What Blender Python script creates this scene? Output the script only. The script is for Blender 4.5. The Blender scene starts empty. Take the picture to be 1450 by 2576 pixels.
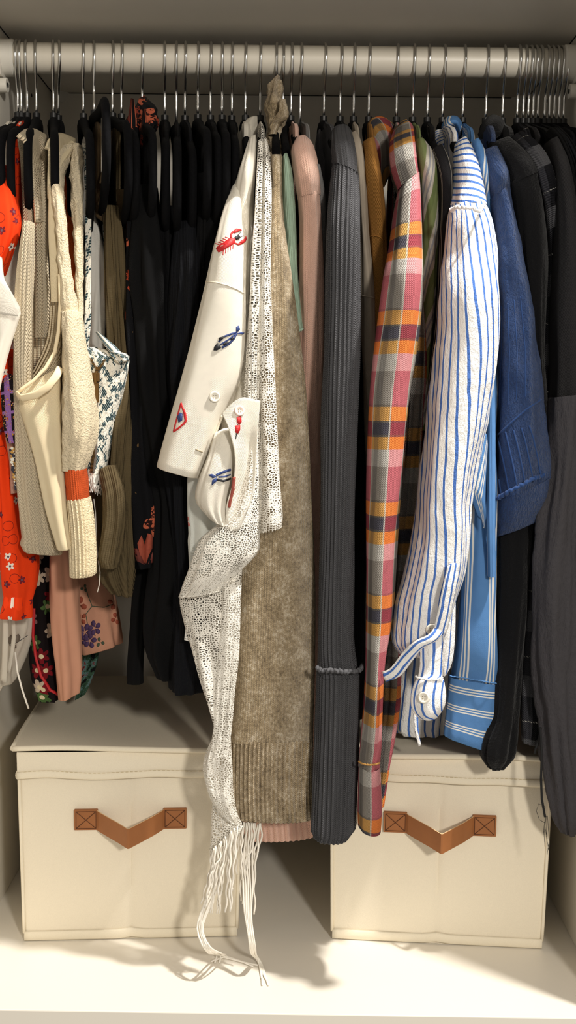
import bpy, bmesh, math, random
from mathutils import Vector, Matrix, noise
from mathutils.bvhtree import BVHTree
random.seed(7)
S = bpy.context.scene
COL = S.collection

# ------------------------------------------------------------------ camera
W_PX, H_PX, F_PX = 1450.0, 2576.0, 2700.0
CAM = Vector((0.012, -1.378, 0.650))
PITCH, YAW, ROLL = math.radians(6.15), math.radians(0.24), math.radians(-0.70)
camd = bpy.data.cameras.new('camera'); cam = bpy.data.objects.new('camera', camd); COL.objects.link(cam)
RM = Matrix.Rotation(YAW, 3, 'Z') @ Matrix.Rotation(math.pi/2 - PITCH, 3, 'X') @ Matrix.Rotation(-ROLL, 3, 'Z')
cam.matrix_world = Matrix.Translation(CAM) @ RM.to_4x4()
camd.sensor_fit = 'VERTICAL'; camd.sensor_height = 36.0
camd.lens = 36.0*F_PX/H_PX; camd.clip_start = 0.05
S.camera = cam

def ray(px, py):
    return RM @ Vector(((px - W_PX/2)/F_PX, -(py - H_PX/2)/F_PX, -1.0))
def P(px, py, Y):                      # point seen at a pixel, on the upright plane y = Y
    if Y < -.05: Y = -.05 + (Y+.05)*1.16     # cloth hangs a little in front of its hanger's end
    d = ray(px, py); return CAM + d*((Y - CAM.y)/d.y)
def PF(px, py, Z=0.0):                 # point seen at a pixel, on the level plane z = Z
    d = ray(px, py); return CAM + d*((Z - CAM.z)/d.z)

# ------------------------------------------------------------------ world, lights, exposure
wd = bpy.data.worlds.new('room'); S.world = wd; wd.use_nodes = True
bg = wd.node_tree.nodes['Background']
bg.inputs[0].default_value = (1.0, 0.92, 0.81, 1); bg.inputs[1].default_value = 0.33
def area(name, loc, target, power, size, col=(1, .91, .78)):
    l = bpy.data.lights.new(name, 'AREA'); l.shape = 'DISK'; l.size = size; l.energy = power; l.color = col
    o = bpy.data.objects.new(name, l); COL.objects.link(o); o.location = loc
    o.rotation_euler = (Vector(target) - Vector(loc)).to_track_quat('-Z', 'Y').to_euler()
    return o
area('ceiling_downlight', (0.70, -0.56, 2.10), (0.0, -0.25, 0.45), 47, 0.09, (1, .95, .88))
area('room_lamp', (0.85, -2.70, 1.36), (0.0, 0.0, 0.5), 31, 0.22, (1, .94, .85))
S.view_settings.view_transform = 'Standard'; S.view_settings.look = 'None'
S.view_settings.gamma = 1.0; S.view_settings.use_curve_mapping = False
S.view_settings.exposure = 0.28

# ------------------------------------------------------------------ helpers: naming, parents
def tag(o, label=None, cat=None, group=None, kind=None):
    if label: o['label'] = label
    if cat: o['category'] = cat
    if group: o['group'] = group
    if kind: o['kind'] = kind
    return o
def thing(name, label, cat, loc=(0, 0, 0), group=None):
    o = bpy.data.objects.new(name, None); COL.objects.link(o); o.location = loc
    o.empty_display_size = .03
    return tag(o, label, cat, group)
def link(name, me, mat, parent=None):
    o = bpy.data.objects.new(name, me); COL.objects.link(o)
    if mat is not None and not me.materials: me.materials.append(mat)
    if parent is not None:
        o.parent = parent
        L = Vector(parent.location)
        if parent.type != 'EMPTY': L = Vector((0, 0, 0))
        o.matrix_parent_inverse = Matrix.Translation(-L)
    return o
def struct(o): o['kind'] = 'structure'; return o
def mesh(name, vs, fs, smooth=True, uvs=None):
    me = bpy.data.meshes.new(name); me.from_pydata([tuple(v) for v in vs], [], fs); me.update()
    if smooth: me.polygons.foreach_set('use_smooth', [True]*len(me.polygons))
    if uvs:
        ul = me.uv_layers.new(name='UVMap'); k = 0
        for f in uvs:
            for c in f: ul.data[k].uv = c; k += 1
    return me
class MB:                              # collects shapes into one mesh
    def __init__(s): s.v = []; s.f = []; s.m = []
    def add(s, vs, fs, mi=0):
        b = len(s.v); s.v += [Vector(v) for v in vs]; s.f += [tuple(i+b for i in f) for f in fs]; s.m += [mi]*len(fs)
    def box(s, lo, hi, mi=0, M=None):
        x0, y0, z0 = lo; x1, y1, z1 = hi
        vs = [Vector(p) for p in ((x0,y0,z0),(x1,y0,z0),(x1,y1,z0),(x0,y1,z0),(x0,y0,z1),(x1,y0,z1),(x1,y1,z1),(x0,y1,z1))]
        if M: vs = [M @ v for v in vs]
        s.add(vs, [(0,3,2,1),(4,5,6,7),(0,1,5,4),(1,2,6,5),(2,3,7,6),(3,0,4,7)], mi)
    def tube(s, pts, r, n=8, mi=0, flat=None, caps=True):
        pts = [Vector(p) for p in pts]; m = len(pts); vs = []; up = None
        for i, p in enumerate(pts):
            t = (pts[min(i+1, m-1)] - pts[max(i-1, 0)])
            t = t.normalized() if t.length > 1e-9 else Vector((0, 0, 1))
            if up is None:
                up = Vector((1, 0, 0)) if abs(t.x) < .9 else Vector((0, 1, 0))
            a = (up - t*up.dot(t)); a = a.normalized() if a.length > 1e-6 else t.orthogonal().normalized()
            up = a; b = t.cross(a)
            rr = r(i/(m-1)) if callable(r) else r
            ra, rb = (rr, rr) if flat is None else (rr*flat[0], rr*flat[1])
            for k in range(n):
                w = 2*math.pi*k/n; vs.append(p + a*(ra*math.cos(w)) + b*(rb*math.sin(w)))
        fs = []
        for i in range(m-1):
            for k in range(n):
                k2 = (k+1) % n; fs.append((i*n+k, i*n+k2, (i+1)*n+k2, (i+1)*n+k))
        if caps: fs.append(tuple(range(n-1, -1, -1))); fs.append(tuple((m-1)*n+k for k in range(n)))
        s.add(vs, fs, mi)
    def cyl(s, c, ax, r, h, n=24, mi=0, r2=None):
        c = Vector(c); ax = Vector(ax).normalized(); s.tube([c, c+ax*h], (lambda t: r if t < .5 else (r2 or r)), n, mi)
    def build(s, name, mats, parent=None, smooth=False):
        me = mesh(name, s.v, s.f, smooth)
        if not isinstance(mats, (list, tuple)): mats = [mats]
        for m in mats: me.materials.append(m)
        if len(mats) > 1: me.polygons.foreach_set('material_index', s.m)
        return link(name, me, None, parent)

def smooth_by_angle(o, deg=40):
    me = o.data; bm = bmesh.new(); bm.from_mesh(me)
    for f in bm.faces: f.smooth = True
    for e in bm.edges:
        if len(e.link_faces) == 2 and e.calc_face_angle() > math.radians(deg): e.smooth = False
    bm.to_mesh(me); bm.free(); return o

# ------------------------------------------------------------------ helpers: materials
def lin(c):
    if isinstance(c, str):
        c = c.lstrip('#'); c = [int(c[i:i+2], 16)/255 for i in (0, 2, 4)]
        c = [x/12.92 if x <= .04045 else ((x+.055)/1.055)**2.4 for x in c]
    return (c[0], c[1], c[2], 1.0)
class G:
    def __init__(s, mat):
        mat.use_nodes = True; s.nt = mat.node_tree; s.nt.nodes.clear(); s._uv = None
        s.out = s.nt.nodes.new('ShaderNodeOutputMaterial'); s.bsdf = s.nt.nodes.new('ShaderNodeBsdfPrincipled')
        s.nt.links.new(s.bsdf.outputs[0], s.out.inputs[0])
    def put(s, sock, v):
        if v is None: return
        if isinstance(v, bpy.types.NodeSocket): s.nt.links.new(v, sock)
        elif isinstance(v, str): sock.default_value = lin(v)
        else: sock.default_value = v
    def node(s, t, **kw):
        n = s.nt.nodes.new(t)
        for k, v in kw.items(): setattr(n, k, v)
        return n
    def m(s, op, a, b=None, c=None, clamp=False):
        n = s.node('ShaderNodeMath', operation=op, use_clamp=clamp)
        for i, x in enumerate((a, b, c)):
            if x is not None: s.put(n.inputs[i], x)
        return n.outputs[0]
    def mix(s, f, a, b, mode='MIX'):
        n = s.node('ShaderNodeMix', data_type='RGBA', blend_type=mode)
        s.put(n.inputs[0], f); s.put(n.inputs[6], a); s.put(n.inputs[7], b); return n.outputs[2]
    def ramp(s, f, stops, const=True):
        n = s.node('ShaderNodeValToRGB'); r = n.color_ramp; r.interpolation = 'CONSTANT' if const else 'LINEAR'
        while len(r.elements) < len(stops): r.elements.new(.5)
        for e, (p, c) in zip(r.elements, stops): e.position = p; e.color = lin(c)
        s.put(n.inputs[0], f); return n.outputs[0]
    def uv(s):
        if not s._uv:
            t = s.node('ShaderNodeUVMap', uv_map='UVMap'); x = s.node('ShaderNodeSeparateXYZ')
            s.nt.links.new(t.outputs[0], x.inputs[0]); s._uv = (x.outputs[0], x.outputs[1], t.outputs[0])
        return s._uv
    def gen(s): return s.node('ShaderNodeTexCoord').outputs['Object']
    def noise(s, vec, scale, detail=3, rough=.5, out=0):
        n = s.node('ShaderNodeTexNoise'); n.inputs['Scale'].default_value = scale; n.inputs['Detail'].default_value = detail
        n.inputs['Roughness'].default_value = rough
        if vec is not None: s.put(n.inputs['Vector'], vec)
        return n.outputs[out]
    def vec(s, x, y, z=0.0):
        n = s.node('ShaderNodeCombineXYZ'); s.put(n.inputs[0], x); s.put(n.inputs[1], y); s.put(n.inputs[2], z); return n.outputs[0]
    def fr(s, x, p, off=0.0): return s.m('FRACT', s.m('ADD', s.m('DIVIDE', x, p), off))
    def sin(s, x, p): return s.m('SINE', s.m('MULTIPLY', x, 2*math.pi/p))
    def band(s, f, lo, hi): return s.m('MULTIPLY', s.m('GREATER_THAN', f, lo), s.m('LESS_THAN', f, hi))
    def warp(s, u, vec, scale, amt):
        return s.m('ADD', u, s.m('MULTIPLY', s.m('SUBTRACT', s.noise(vec, scale, 2), .5), amt))
    def bump(s, h, dist, strength=1.0):
        n = s.node('ShaderNodeBump'); n.inputs['Strength'].default_value = strength; n.inputs['Distance'].default_value = dist
        s.put(n.inputs['Height'], h); s.nt.links.new(n.outputs[0], s.bsdf.inputs['Normal'])
    def flowers(s, u, v, scale, petals=5, R=.33, jit=1.0, seed=0.0):   # mask of petals, mask of centre, random value
        n = s.node('ShaderNodeTexVoronoi', voronoi_dimensions='2D'); n.inputs['Scale'].default_value = scale
        n.inputs['Randomness'].default_value = jit
        p = s.vec(s.m('ADD', u, seed), v); s.put(n.inputs['Vector'], p)
        d = s.node('ShaderNodeVectorMath', operation='SUBTRACT'); s.put(d.inputs[0], p); s.put(d.inputs[1], n.outputs['Position'])
        x = s.node('ShaderNodeSeparateXYZ'); s.put(x.inputs[0], d.outputs[0])
        rnd = s.node('ShaderNodeSeparateColor'); s.put(rnd.inputs[0], n.outputs['Color'])
        th = s.m('ADD', s.m('ARCTAN2', x.outputs[1], x.outputs[0]), s.m('MULTIPLY', rnd.outputs[0], 6.28))
        lob = s.m('MULTIPLY_ADD', s.m('ABSOLUTE', s.m('COSINE', s.m('MULTIPLY', th, petals/2))), .55*R, .45*R)
        dist = n.outputs['Distance']
        return s.m('LESS_THAN', dist, lob), s.m('LESS_THAN', dist, .28*R), rnd.outputs[1], dist, rnd.outputs[2]

def mat(name, col, rough=.5, metal=0.0, spec=.5, nscale=None, namt=.1, bump=None):
    m = bpy.data.materials.new(name); g = G(m); b = g.bsdf
    c = lin(col)
    if nscale:
        nz = g.noise(g.gen(), nscale, 4)
        dk = tuple(x*(1-namt) for x in c[:3])+(1,); lt = tuple(min(1, x*(1+namt)) for x in c[:3])+(1,)
        g.put(b.inputs['Base Color'], g.mix(nz, dk, lt))
        if bump: g.bump(nz, bump)
    else: b.inputs['Base Color'].default_value = c
    b.inputs['Roughness'].default_value = rough; b.inputs['Metallic'].default_value = metal
    b.inputs['Specular IOR Level'].default_value = spec
    return m

def fabric(name, col=None, colfn=None, weave='cloth', per=.0012, depth=.0003, rough=.9, mottle=.10, mscale=60, sheen=0.0,
           alphafn=None, fuzz=0.0, trans=0.0, wr=.0016, wrs=42):
    m = bpy.data.materials.new(name); g = G(m); b = g.bsdf; u, v, uv = g.uv()
    c = colfn(g, u, v) if colfn else lin(col)
    if mottle:
        nz = g.noise(uv, mscale, 5, .6); k = g.m('MULTIPLY_ADD', nz, 2*mottle, 1-mottle)
        kk = g.node('ShaderNodeCombineColor')
        for i in range(3): g.put(kk.inputs[i], k)
        c = g.mix(1.0, c, kk.outputs[0], 'MULTIPLY')
    g.put(b.inputs['Base Color'], c)
    b.inputs['Roughness'].default_value = rough; b.inputs['Specular IOR Level'].default_value = .15
    if sheen: b.inputs['Sheen Weight'].default_value = sheen; b.inputs['Sheen Roughness'].default_value = .5
    if weave == 'cloth':
        h = g.m('ADD', g.m('MULTIPLY', g.sin(u, per), g.sin(v, per)), g.m('MULTIPLY', g.noise(uv, 900, 3), 1.2))
    elif weave == 'twill':
        h = g.m('ADD', g.sin(g.m('ADD', u, v), per), g.m('MULTIPLY', g.noise(uv, 700, 3), 1.0))
    elif weave == 'rib':
        h = g.m('ADD', g.sin(u, per), g.m('MULTIPLY', g.sin(v, per*.5), .25))
    elif weave == 'knit':
        zig = g.m('MULTIPLY', g.m('ABSOLUTE', g.m('SUBTRACT', g.fr(u, per), .5)), 2*per)
        h = g.m('ADD', g.m('ABSOLUTE', g.sin(u, per*2)), g.m('MULTIPLY', g.sin(g.m('ADD', v, zig), per*.8), .7))
    elif weave == 'terry':
        h = g.m('MULTIPLY', g.noise(uv, 420, 3, .7), 3)
    elif weave == 'crepe':
        h = g.m('ADD', g.m('MULTIPLY', g.noise(g.vec(g.m('MULTIPLY', u, 3.0), v), 160, 4, .65), 2.5), g.m('MULTIPLY', g.noise(uv, 900, 2), .8))
    else: h = g.noise(uv, 600, 3)
    if fuzz: h = g.m('ADD', h, g.m('MULTIPLY', g.noise(uv, 1100, 3, .7), fuzz))
    if wr:                             # soft crumples of the cloth
        w1 = g.noise(g.vec(g.m('MULTIPLY', u, 1.5), g.m('MULTIPLY', v, .55)), wrs, 4, .55); w2 = g.noise(g.vec(g.m('ADD', u, v), g.m('SUBTRACT', v, u)), wrs*1.6, 3, .5)
        h = g.m('ADD', h, g.m('MULTIPLY', g.m('ADD', w1, g.m('MULTIPLY', w2, .5)), wr*1.6/depth))
    g.bump(h, depth)
    if trans:
        t = g.node('ShaderNodeBsdfTranslucent'); g.put(t.inputs[0], c); ms = g.node('ShaderNodeMixShader'); ms.inputs[0].default_value = trans
        g.nt.links.new(b.outputs[0], ms.inputs[1]); g.nt.links.new(t.outputs[0], ms.inputs[2]); g.nt.links.new(ms.outputs[0], g.out.inputs[0])
    if alphafn: g.put(b.inputs['Alpha'], alphafn(g, u, v))
    return m

# ------------------------------------------------------------------ helpers: cloth shapes
def crom(a, b, c, d, t):
    return .5*((2*b) + (c-a)*t + (2*a-5*b+4*c-d)*t*t + (3*b-a-3*c+d)*t**3)
def interp(rows, m):                   # smooth interpolation of rows of numbers, m samples
    n = len(rows); L = [0]
    for i in range(1, n):
        a, b = rows[i-1], rows[i]; L.append(L[-1] + max(1e-5, math.dist(a[:len(a)-1], b[:len(b)-1])))
    out = []
    for k in range(m):
        s = L[-1]*k/(m-1); i = 0
        while i < n-2 and s > L[i+1]: i += 1
        t = (s-L[i])/(L[i+1]-L[i]); t = max(0, min(1, t))
        r0 = rows[max(i-1, 0)]; r1 = rows[i]; r2 = rows[i+1]; r3 = rows[min(i+2, n-1)]
        # keep tangents bounded when spacing is uneven
        h = L[i+1]-L[i]; h0 = (L[i]-L[i-1]) if i > 0 else h; h2 = (L[i+2]-L[i+1]) if i+2 < n else h
        res = []
        for a, b, c, d in zip(r0, r1, r2, r3):
            m1 = (c-a)/(h0+h)*h if i > 0 else (c-b); m2 = (d-b)/(h+h2)*h if i+2 < n else (c-b)
            t2, t3 = t*t, t*t*t
            res.append((2*t3-3*t2+1)*b + (t3-2*t2+t)*m1 + (-2*t3+3*t2)*c + (t3-t2)*m2)
        out.append(res)
    return out

def loft3(name, rows, mt, parent=None, n=56, m=None, fold=0.0, fu=2.2, fv=9.0, seed=0, power=2.3, rib=None, ribspan=None,
          crease=0.0, cscale=22, hem=True, captop=True, shear=0.0, umode='dist', u0=0.0):
    """closed cloth tube: rows = [(Lx,Ly,Lz, Rx,Ry,Rz, b)], left and right edge in space, half depth b (metres, along y)"""
    dist = sum((Vector(rows[i][:3])-Vector(rows[i+1][:3])).length for i in range(len(rows)-1))
    if m is None: m = max(10, min(150, int(dist/.0075)))
    R = interp(rows, m); vs = []; uvr = []; vacc = 0; pm = None; refw = None
    sv = Vector((seed*3.17, seed*1.31, seed*7.7))
    for k, r in enumerate(R):
        Lp, Rp, b = Vector(r[:3]), Vector(r[3:6]), max(.001, r[6])
        mid = (Lp+Rp)/2; hx = (Rp-Lp)/2; a = max(.001, hx.length); hd = hx/a
        if pm is not None: vacc += (mid-pm).length
        pm = mid
        bd = Vector((-hd.y, hd.x, 0)); bd = bd.normalized() if bd.length > 1e-6 else Vector((0, 1, 0))
        pts = []
        for j in range(n+1):
            th = math.pi*(2*j/n - 1)   # front (towards camera) at th = 0
            sx, cy = math.sin(th), math.cos(th); q = 2/power
            x = math.copysign(abs(sx)**q, sx)*a; y = -math.copysign(abs(cy)**q, cy)*b
            nx, ny = sx/a, -cy/b; nl = math.hypot(nx, ny); nx /= nl; ny /= nl
            dsp = 0.0
            if fold: dsp += fold*noise.noise(Vector((sx*fu, cy*fu, vacc*fv))+sv)*2 * min(1.0, .35+vacc*6)
            if crease: dsp += crease*noise.turbulence(Vector((sx*a*cscale*2, cy*b*cscale, vacc*cscale))+sv, 3, False)
            pts.append((x, y, nx, ny, dsp))
        per = [0]
        for j in range(1, n+1): per.append(per[-1]+math.hypot(pts[j][0]-pts[j-1][0], pts[j][1]-pts[j-1][1]))
        c0 = per[n//2]; 
        if refw is None or k == m//2: refw = per[-1]
        us = [p-c0 for p in per]
        for j in range(n):
            x, y, nx, ny, dsp = pts[j]
            if rib:
                amp = rib[1]
                if ribspan: amp *= max(0, min(1, (k/(m-1)-ribspan[0])/.01))*max(0, min(1, (ribspan[1]-k/(m-1))/.01))
                dsp += amp*math.sin(2*math.pi*us[j]/rib[0] if umode == 'dist' else 2*math.pi*(j/n-.5)*rib[0])
            vs.append(mid + hd*(x+nx*dsp) + bd*(y+ny*dsp))
        uvr.append((us, vacc))
    refp = uvr[m//2][0][-1]-uvr[m//2][0][0]
    fs = []; uvs = []
    def U(k, j):
        us, vv = uvr[k]
        uu = us[j] if umode == 'dist' else (j/n-.5)*refp
        return (uu + shear*vv + u0, -vv)
    for k in range(m-1):
        for j in range(n):
            j2 = (j+1) % n
            fs.append((k*n+j, (k+1)*n+j, (k+1)*n+j2, k*n+j2)); uvs.append((U(k, j), U(k+1, j), U(k+1, j+1), U(k, j+1)))
    if captop:
        c = sum((vs[j] for j in range(n)), Vector())/n + Vector((0, 0, .002)); ci = len(vs); vs.append(c)
        for j in range(n): fs.append((ci, j, (j+1) % n)); uvs.append((U(0, j),)*3)
    if hem:
        base = (m-1)*n; ring = [vs[base+j] for j in range(n)]; c = sum(ring, Vector())/n
        up = (Vector(R[-4][:3])+Vector(R[-4][3:6]))/2 - (Vector(R[-1][:3])+Vector(R[-1][3:6]))/2
        up = up.normalized() if up.length > 1e-6 else Vector((0, 0, 1))
        prev = base
        for sc, lift in ((.95, -.0012), (.88, .0015), (.82, .022), (.3, .045)):
            st = len(vs)
            for j in range(n): vs.append(c + (ring[j]-c)*sc + up*lift)
            for j in range(n):
                j2 = (j+1) % n
                fs.append((prev+j, st+j, st+j2, prev+j2)); uvs.append((U(m-1, j), U(m-1, j), U(m-1, j+1), U(m-1, j+1)))
            prev = st
        fs.append(tuple(prev+j for j in range(n))); uvs.append(tuple(U(m-1, j) for j in range(n)))
    return link(name, mesh(name, vs, fs, True, uvs), mt, parent)

def rows3(rows):                       # pixel rows (xl,yl,xr,yr,Y,b) -> space
    out = []; Y = -.2; b = .02
    for r in rows:
        r = list(r)
        if len(r) == 3: r = [r[1], r[0], r[2], r[0]]          # (py, xl, xr)
        elif len(r) in (4, 5) and r[0] is None: r = [r[2], r[1], r[3], r[1]] + r[4:]
        if len(r) > 4: Y = r[4]
        if len(r) > 5: b = r[5]
        l, q = P(r[0], r[1], Y), P(r[2], r[3], Y); out.append((*l, *q, b))
    return out
def ridge(py):                         # how far forward the shoulder line of a hanger lies at a pixel height
    k = [(280, 0), (298, -.03), (320, -.10), (342, -.155), (365, -.178), (560, -.178)]
    for (a, y0), (b_, y1) in zip(k, k[1:]):
        if py <= b_: return y0+(y1-y0)*max(0, (py-a)/(b_-a))
    return 0
def loft(name, rows, mt, parent=None, **kw):
    if name in ('shoulder', 'sleeve', 'edge_band', 'yoke_front') and rows[0][1] < 560:
        Y, b_ = -.2, .02; out = []
        for r in rows:
            if len(r) > 4: Y = r[4]
            if len(r) > 5: b_ = r[5]
            py = (r[1]+r[3])/2; w = 1 if py < 450 else max(0, 1-(py-450)/130)
            y2 = min(Y, ridge(py)) if py < 580 else Y
            out.append((*r[:4], Y+(y2-Y)*w, max(b_, .016*w)))
        rows = out
    return loft3(name, rows3(rows), mt, parent, **kw)

def sheet(name, rows, mt, parent=None, m=24, n=24, thick=.0012, fold=0.0, fs_=20, seed=0, u0=0.0):
    """thin cloth: rows of the same number of (px,py,Y) points"""
    g = [[c for p in r for c in P(*p)] for r in rows]
    g = [r+[0] for r in g]; G1 = interp(g, m)
    grid = []
    for r in G1:
        pts = [list(r[i:i+3])+[0] for i in range(0, len(r)-1, 3)]
        grid.append([Vector(q[:3]) for q in interp(pts, n)])
    sv = Vector((seed*2.3, seed*5.1, 0)); nr = [[None]*n for _ in range(m)]
    for i in range(m):
        for j in range(n):
            a = grid[min(i+1, m-1)][j]-grid[max(i-1, 0)][j]; b = grid[i][min(j+1, n-1)]-grid[i][max(j-1, 0)]
            nn = a.cross(b); nr[i][j] = nn.normalized() if nn.length > 1e-12 else Vector((0, -1, 0))
    vs = []
    for s_ in (0, 1):
        for i in range(m):
            for j in range(n):
                p = grid[i][j]; d = fold*noise.noise(p*fs_+sv)*2
                vs.append(p + nr[i][j]*(d + (s_-.5)*thick))
    U = [[(0, 0)]*n for _ in range(m)]
    for i in range(m):
        acc = 0
        for j in range(n):
            if j: acc += (grid[i][j]-grid[i][j-1]).length
            U[i][j] = [acc+u0, 0]
    for j in range(n):
        acc = 0
        for i in range(m):
            if i: acc += (grid[i][j]-grid[i-1][j]).length
            U[i][j][1] = -acc
    fs = []; uvs = []; N = m*n
    for i in range(m-1):
        for j in range(n-1):
            a, b, c, d = i*n+j, i*n+j+1, (i+1)*n+j+1, (i+1)*n+j
            q = (U[i][j], U[i][j+1], U[i+1][j+1], U[i+1][j])
            fs.append((a, b, c, d)); uvs.append(q); fs.append((d+N, c+N, b+N, a+N)); uvs.append(q[::-1])
    def edge(i, j, i2, j2):
        a, b = i*n+j, i2*n+j2; fs.append((b, a, a+N, b+N)); uvs.append((U[i2][j2], U[i][j], U[i][j], U[i2][j2]))
    for j in range(n-1): edge(0, j, 0, j+1); edge(m-1, j+1, m-1, j)
    for i in range(m-1): edge(i+1, 0, i, 0); edge(i, n-1, i+1, n-1)
    return link(name, mesh(name, vs, fs, True, uvs), mt, parent)

_bvh = {}
def surf(objs, px, py, off=.0008):     # where the line of sight through a pixel meets the given cloth
    if not isinstance(objs, (list, tuple)): objs = [objs]
    d = ray(px, py).normalized(); best = None
    for o in objs:
        if o.name not in _bvh:
            me = o.data; _bvh[o.name] = BVHTree.FromPolygons([v.co.copy() for v in me.vertices], [tuple(p.vertices) for p in me.polygons])
        h = _bvh[o.name].ray_cast(CAM, d)
        if h[0] is not None and (best is None or h[3] < best[3]): best = h
    if best is None: return None
    nn = best[1]; nn = -nn if nn.dot(d) > 0 else nn
    return best[0] + nn*off, nn
def stroke_pts(objs, pts, step=4, off=.0006):
    out = []; last = None
    for i in range(len(pts)-1):
        (x0, y0), (x1, y1) = pts[i], pts[i+1]; k = max(1, int(math.hypot(x1-x0, y1-y0)/step))
        for t in range(k + (1 if i == len(pts)-2 else 0)):
            h = surf(objs, x0+(x1-x0)*t/k, y0+(y1-y0)*t/k, off)
            if h: out.append(h[0])
    return out
def stroke(name, objs, pts, r, mt, parent, n=6, off=.0004):
    b = MB(); q = stroke_pts(objs, pts, 4, off)
    if len(q) < 2: return None
    b.tube(q, r, n); return b.build(name, mt, parent, True)
def motif(name, objs, parts, mats, parent):     # parts: ('s', [pts], r, mi) strokes or ('p', [pts], mi) filled shapes, on the cloth
    b = MB()
    for p in parts:
        if p[0] == 's':
            q = stroke_pts(objs, p[1], 2.5, -.0003)
            if len(q) > 1: b.tube(q, p[2], 6, p[3])
        else:
            pts = p[1]; cx = sum(a for a, _ in pts)/len(pts); cy = sum(c for _, c in pts)/len(pts)
            ring = []
            for i in range(len(pts)):
                x0, y0 = pts[i]; x1, y1 = pts[(i+1) % len(pts)]
                for t in (0, .5): ring.append((x0+(x1-x0)*t, y0+(y1-y0)*t))
            lo = [surf(objs, x, y, -.0005) for x, y in ring]; hi = [surf(objs, cx+(x-cx)*.86, cy+(y-cy)*.86, .0012) for x, y in ring]
            c = surf(objs, cx, cy, .0016)
            if c is None or any(h is None for h in lo+hi): continue
            k = len(ring); vs = [h[0] for h in lo]+[h[0] for h in hi]+[c[0]]
            b.add(vs, [(i, (i+1) % k, k+(i+1) % k, k+i) for i in range(k)]+[(k+i, k+(i+1) % k, 2*k) for i in range(k)], p[2])
    return b.build(name, mats, parent, True)
def button(objs, px, py, r, mt, parent, hole):
    h = surf(objs, px, py, .0003)
    if not h: return
    c, nn = h; M = nn.to_track_quat('Z', 'Y').to_matrix().to_4x4(); M.translation = c
    prof = [(0, .0012), (.55, .0012), (.68, .0022), (.9, .0022), (1, .0014), (1, 0)]
    k = 20; vs = []; fs = []
    for a, z in prof:
        for j in range(k):
            w = 2*math.pi*j/k; vs.append(M @ Vector((max(a, .01)*r*math.cos(w), max(a, .01)*r*math.sin(w), z)))
    for i in range(len(prof)-1):
        for j in range(k): fs.append((i*k+j, (i+1)*k+j, (i+1)*k+(j+1) % k, i*k+(j+1) % k))
    fs.append(tuple(range(k)))
    o = link('button', mesh('button', vs, fs, True), mt, parent)
    b = MB()
    for sx, sy in ((.2, .2), (-.2, .2), (.2, -.2), (-.2, -.2)):
        b.cyl(M @ Vector((sx*r, sy*r, .0010)), nn, r*.09, .0006, 8)
    b.build('thread_hole', hole, o)
    return o

# ------------------------------------------------------------------ materials of the cabinet
M_white = mat('white_laminate', '#e8e2d6', .45, nscale=3, namt=.02)
M_rail = mat('white_painted_steel', '#e6dfd0', .38)
M_plastic = mat('white_plastic', '#eae6dc', .4)
M_dark = mat('dark_hole', '#1c1814', .9)
M_screw = mat('screw_steel', '#8f8a82', .35, .9)
M_chrome = mat('chrome_wire', '#dcdcda', .16, 1.0)
M_velvet = mat('black_velvet', '#08080a', .95, 0, .12, nscale=260, namt=.5, bump=.0004)
M_cap = mat('black_plastic', '#0b0b0c', .45)

# ------------------------------------------------------------------ structure: the wardrobe cabinet
XL, XR = -.357, .357; YB, YFR = .290, -.305; ZC = 1.099; T = .018
def slab(name, lo, hi, mt=M_white, parent=None):
    b = MB(); b.box(lo, hi); return b.build(name, mt, parent)
flo = struct(slab('floor', (XL-T, YFR, -.06), (XR+T, YB, 0)))
cei = struct(slab('ceiling', (XL, YFR+.025, ZC), (XR, YB, ZC+T)))
wl = struct(slab('wall_left', (XL-T, YFR, 0), (XL, YB, 1.55)))
wr = struct(slab('wall_right', (XR, YFR, 0), (XR+T, YB, 1.55)))
wb = struct(slab('wall_back', (XL-T, YB, -.06), (XR+T, YB+.006, 1.55)))
for o in (flo, cei, wl, wr):
    md = o.modifiers.new('edge', 'BEVEL'); md.width = .0012; md.segments = 2
# shelf-pin holes, seams and fixings that show
def hole(wall, p, ax, r=.0025):
    b = MB(); b.cyl(p, ax, r, .0012, 12); return b.build('pin_hole', M_dark, wall)
for z in (.93, .962, 1.06, 1.092):
    for y in (-.2, .16):
        hole(wl, (XL-.0006, y, z), (1, 0, 0)); hole(wr, (XR-.0006, y, z), (1, 0, 0))
for x, y in ((XL+.03, -.19), (XR-.03, -.19), (-.18, .10), (-.03, .115), (.10, .11), (.24, .12), (-.27, .09)):
    hole(cei, (x, y, ZC-.0008), (0, 0, 1), .0028)
def screw(x, y):
    b = MB(); b.cyl((x, y, ZC-.0035), (0, 0, 1), .0028, .0035, 10); b.build('screw', M_screw, cei)
for x, y in ((-.1, .1), (.045, .1), (.17, .1)): screw(x, y)
for s, w in ((-1, wl), (1, wr)):      # dark seam where the shelf meets the side
    b = MB(); x = XL if s < 0 else XR
    b.box((min(x, x-s*.0012), YFR+.029, ZC-.0008), (max(x, x-s*.0012), YB-.001, ZC)); b.build('seam', M_dark, cei)
b = MB(); b.box((XL, YB-.0012, ZC-.0008), (XR, YB, ZC)); b.build('seam', M_dark, cei)
for x in (XL+.006, XR-.006):          # white corner clips of the back panel
    s = 1 if x < 0 else -1
    c = MB(); c.add([(x, YB, ZC), (x+s*.02, YB, ZC), (x, YB-.02, ZC), (x, YB, ZC-.016), (x+s*.012, YB, ZC-.014), (x, YB-.012, ZC-.014)],
                    [(0, 2, 1), (3, 4, 5), (0, 1, 4, 3), (1, 2, 5, 4), (2, 0, 3, 5)])
    tag(c.build('corner_clip', M_plastic), 'small white corner clip where the shelf meets the back, %s end of the rail' % ('orange blouse' if s > 0 else 'black blouse'), 'clip')

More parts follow.
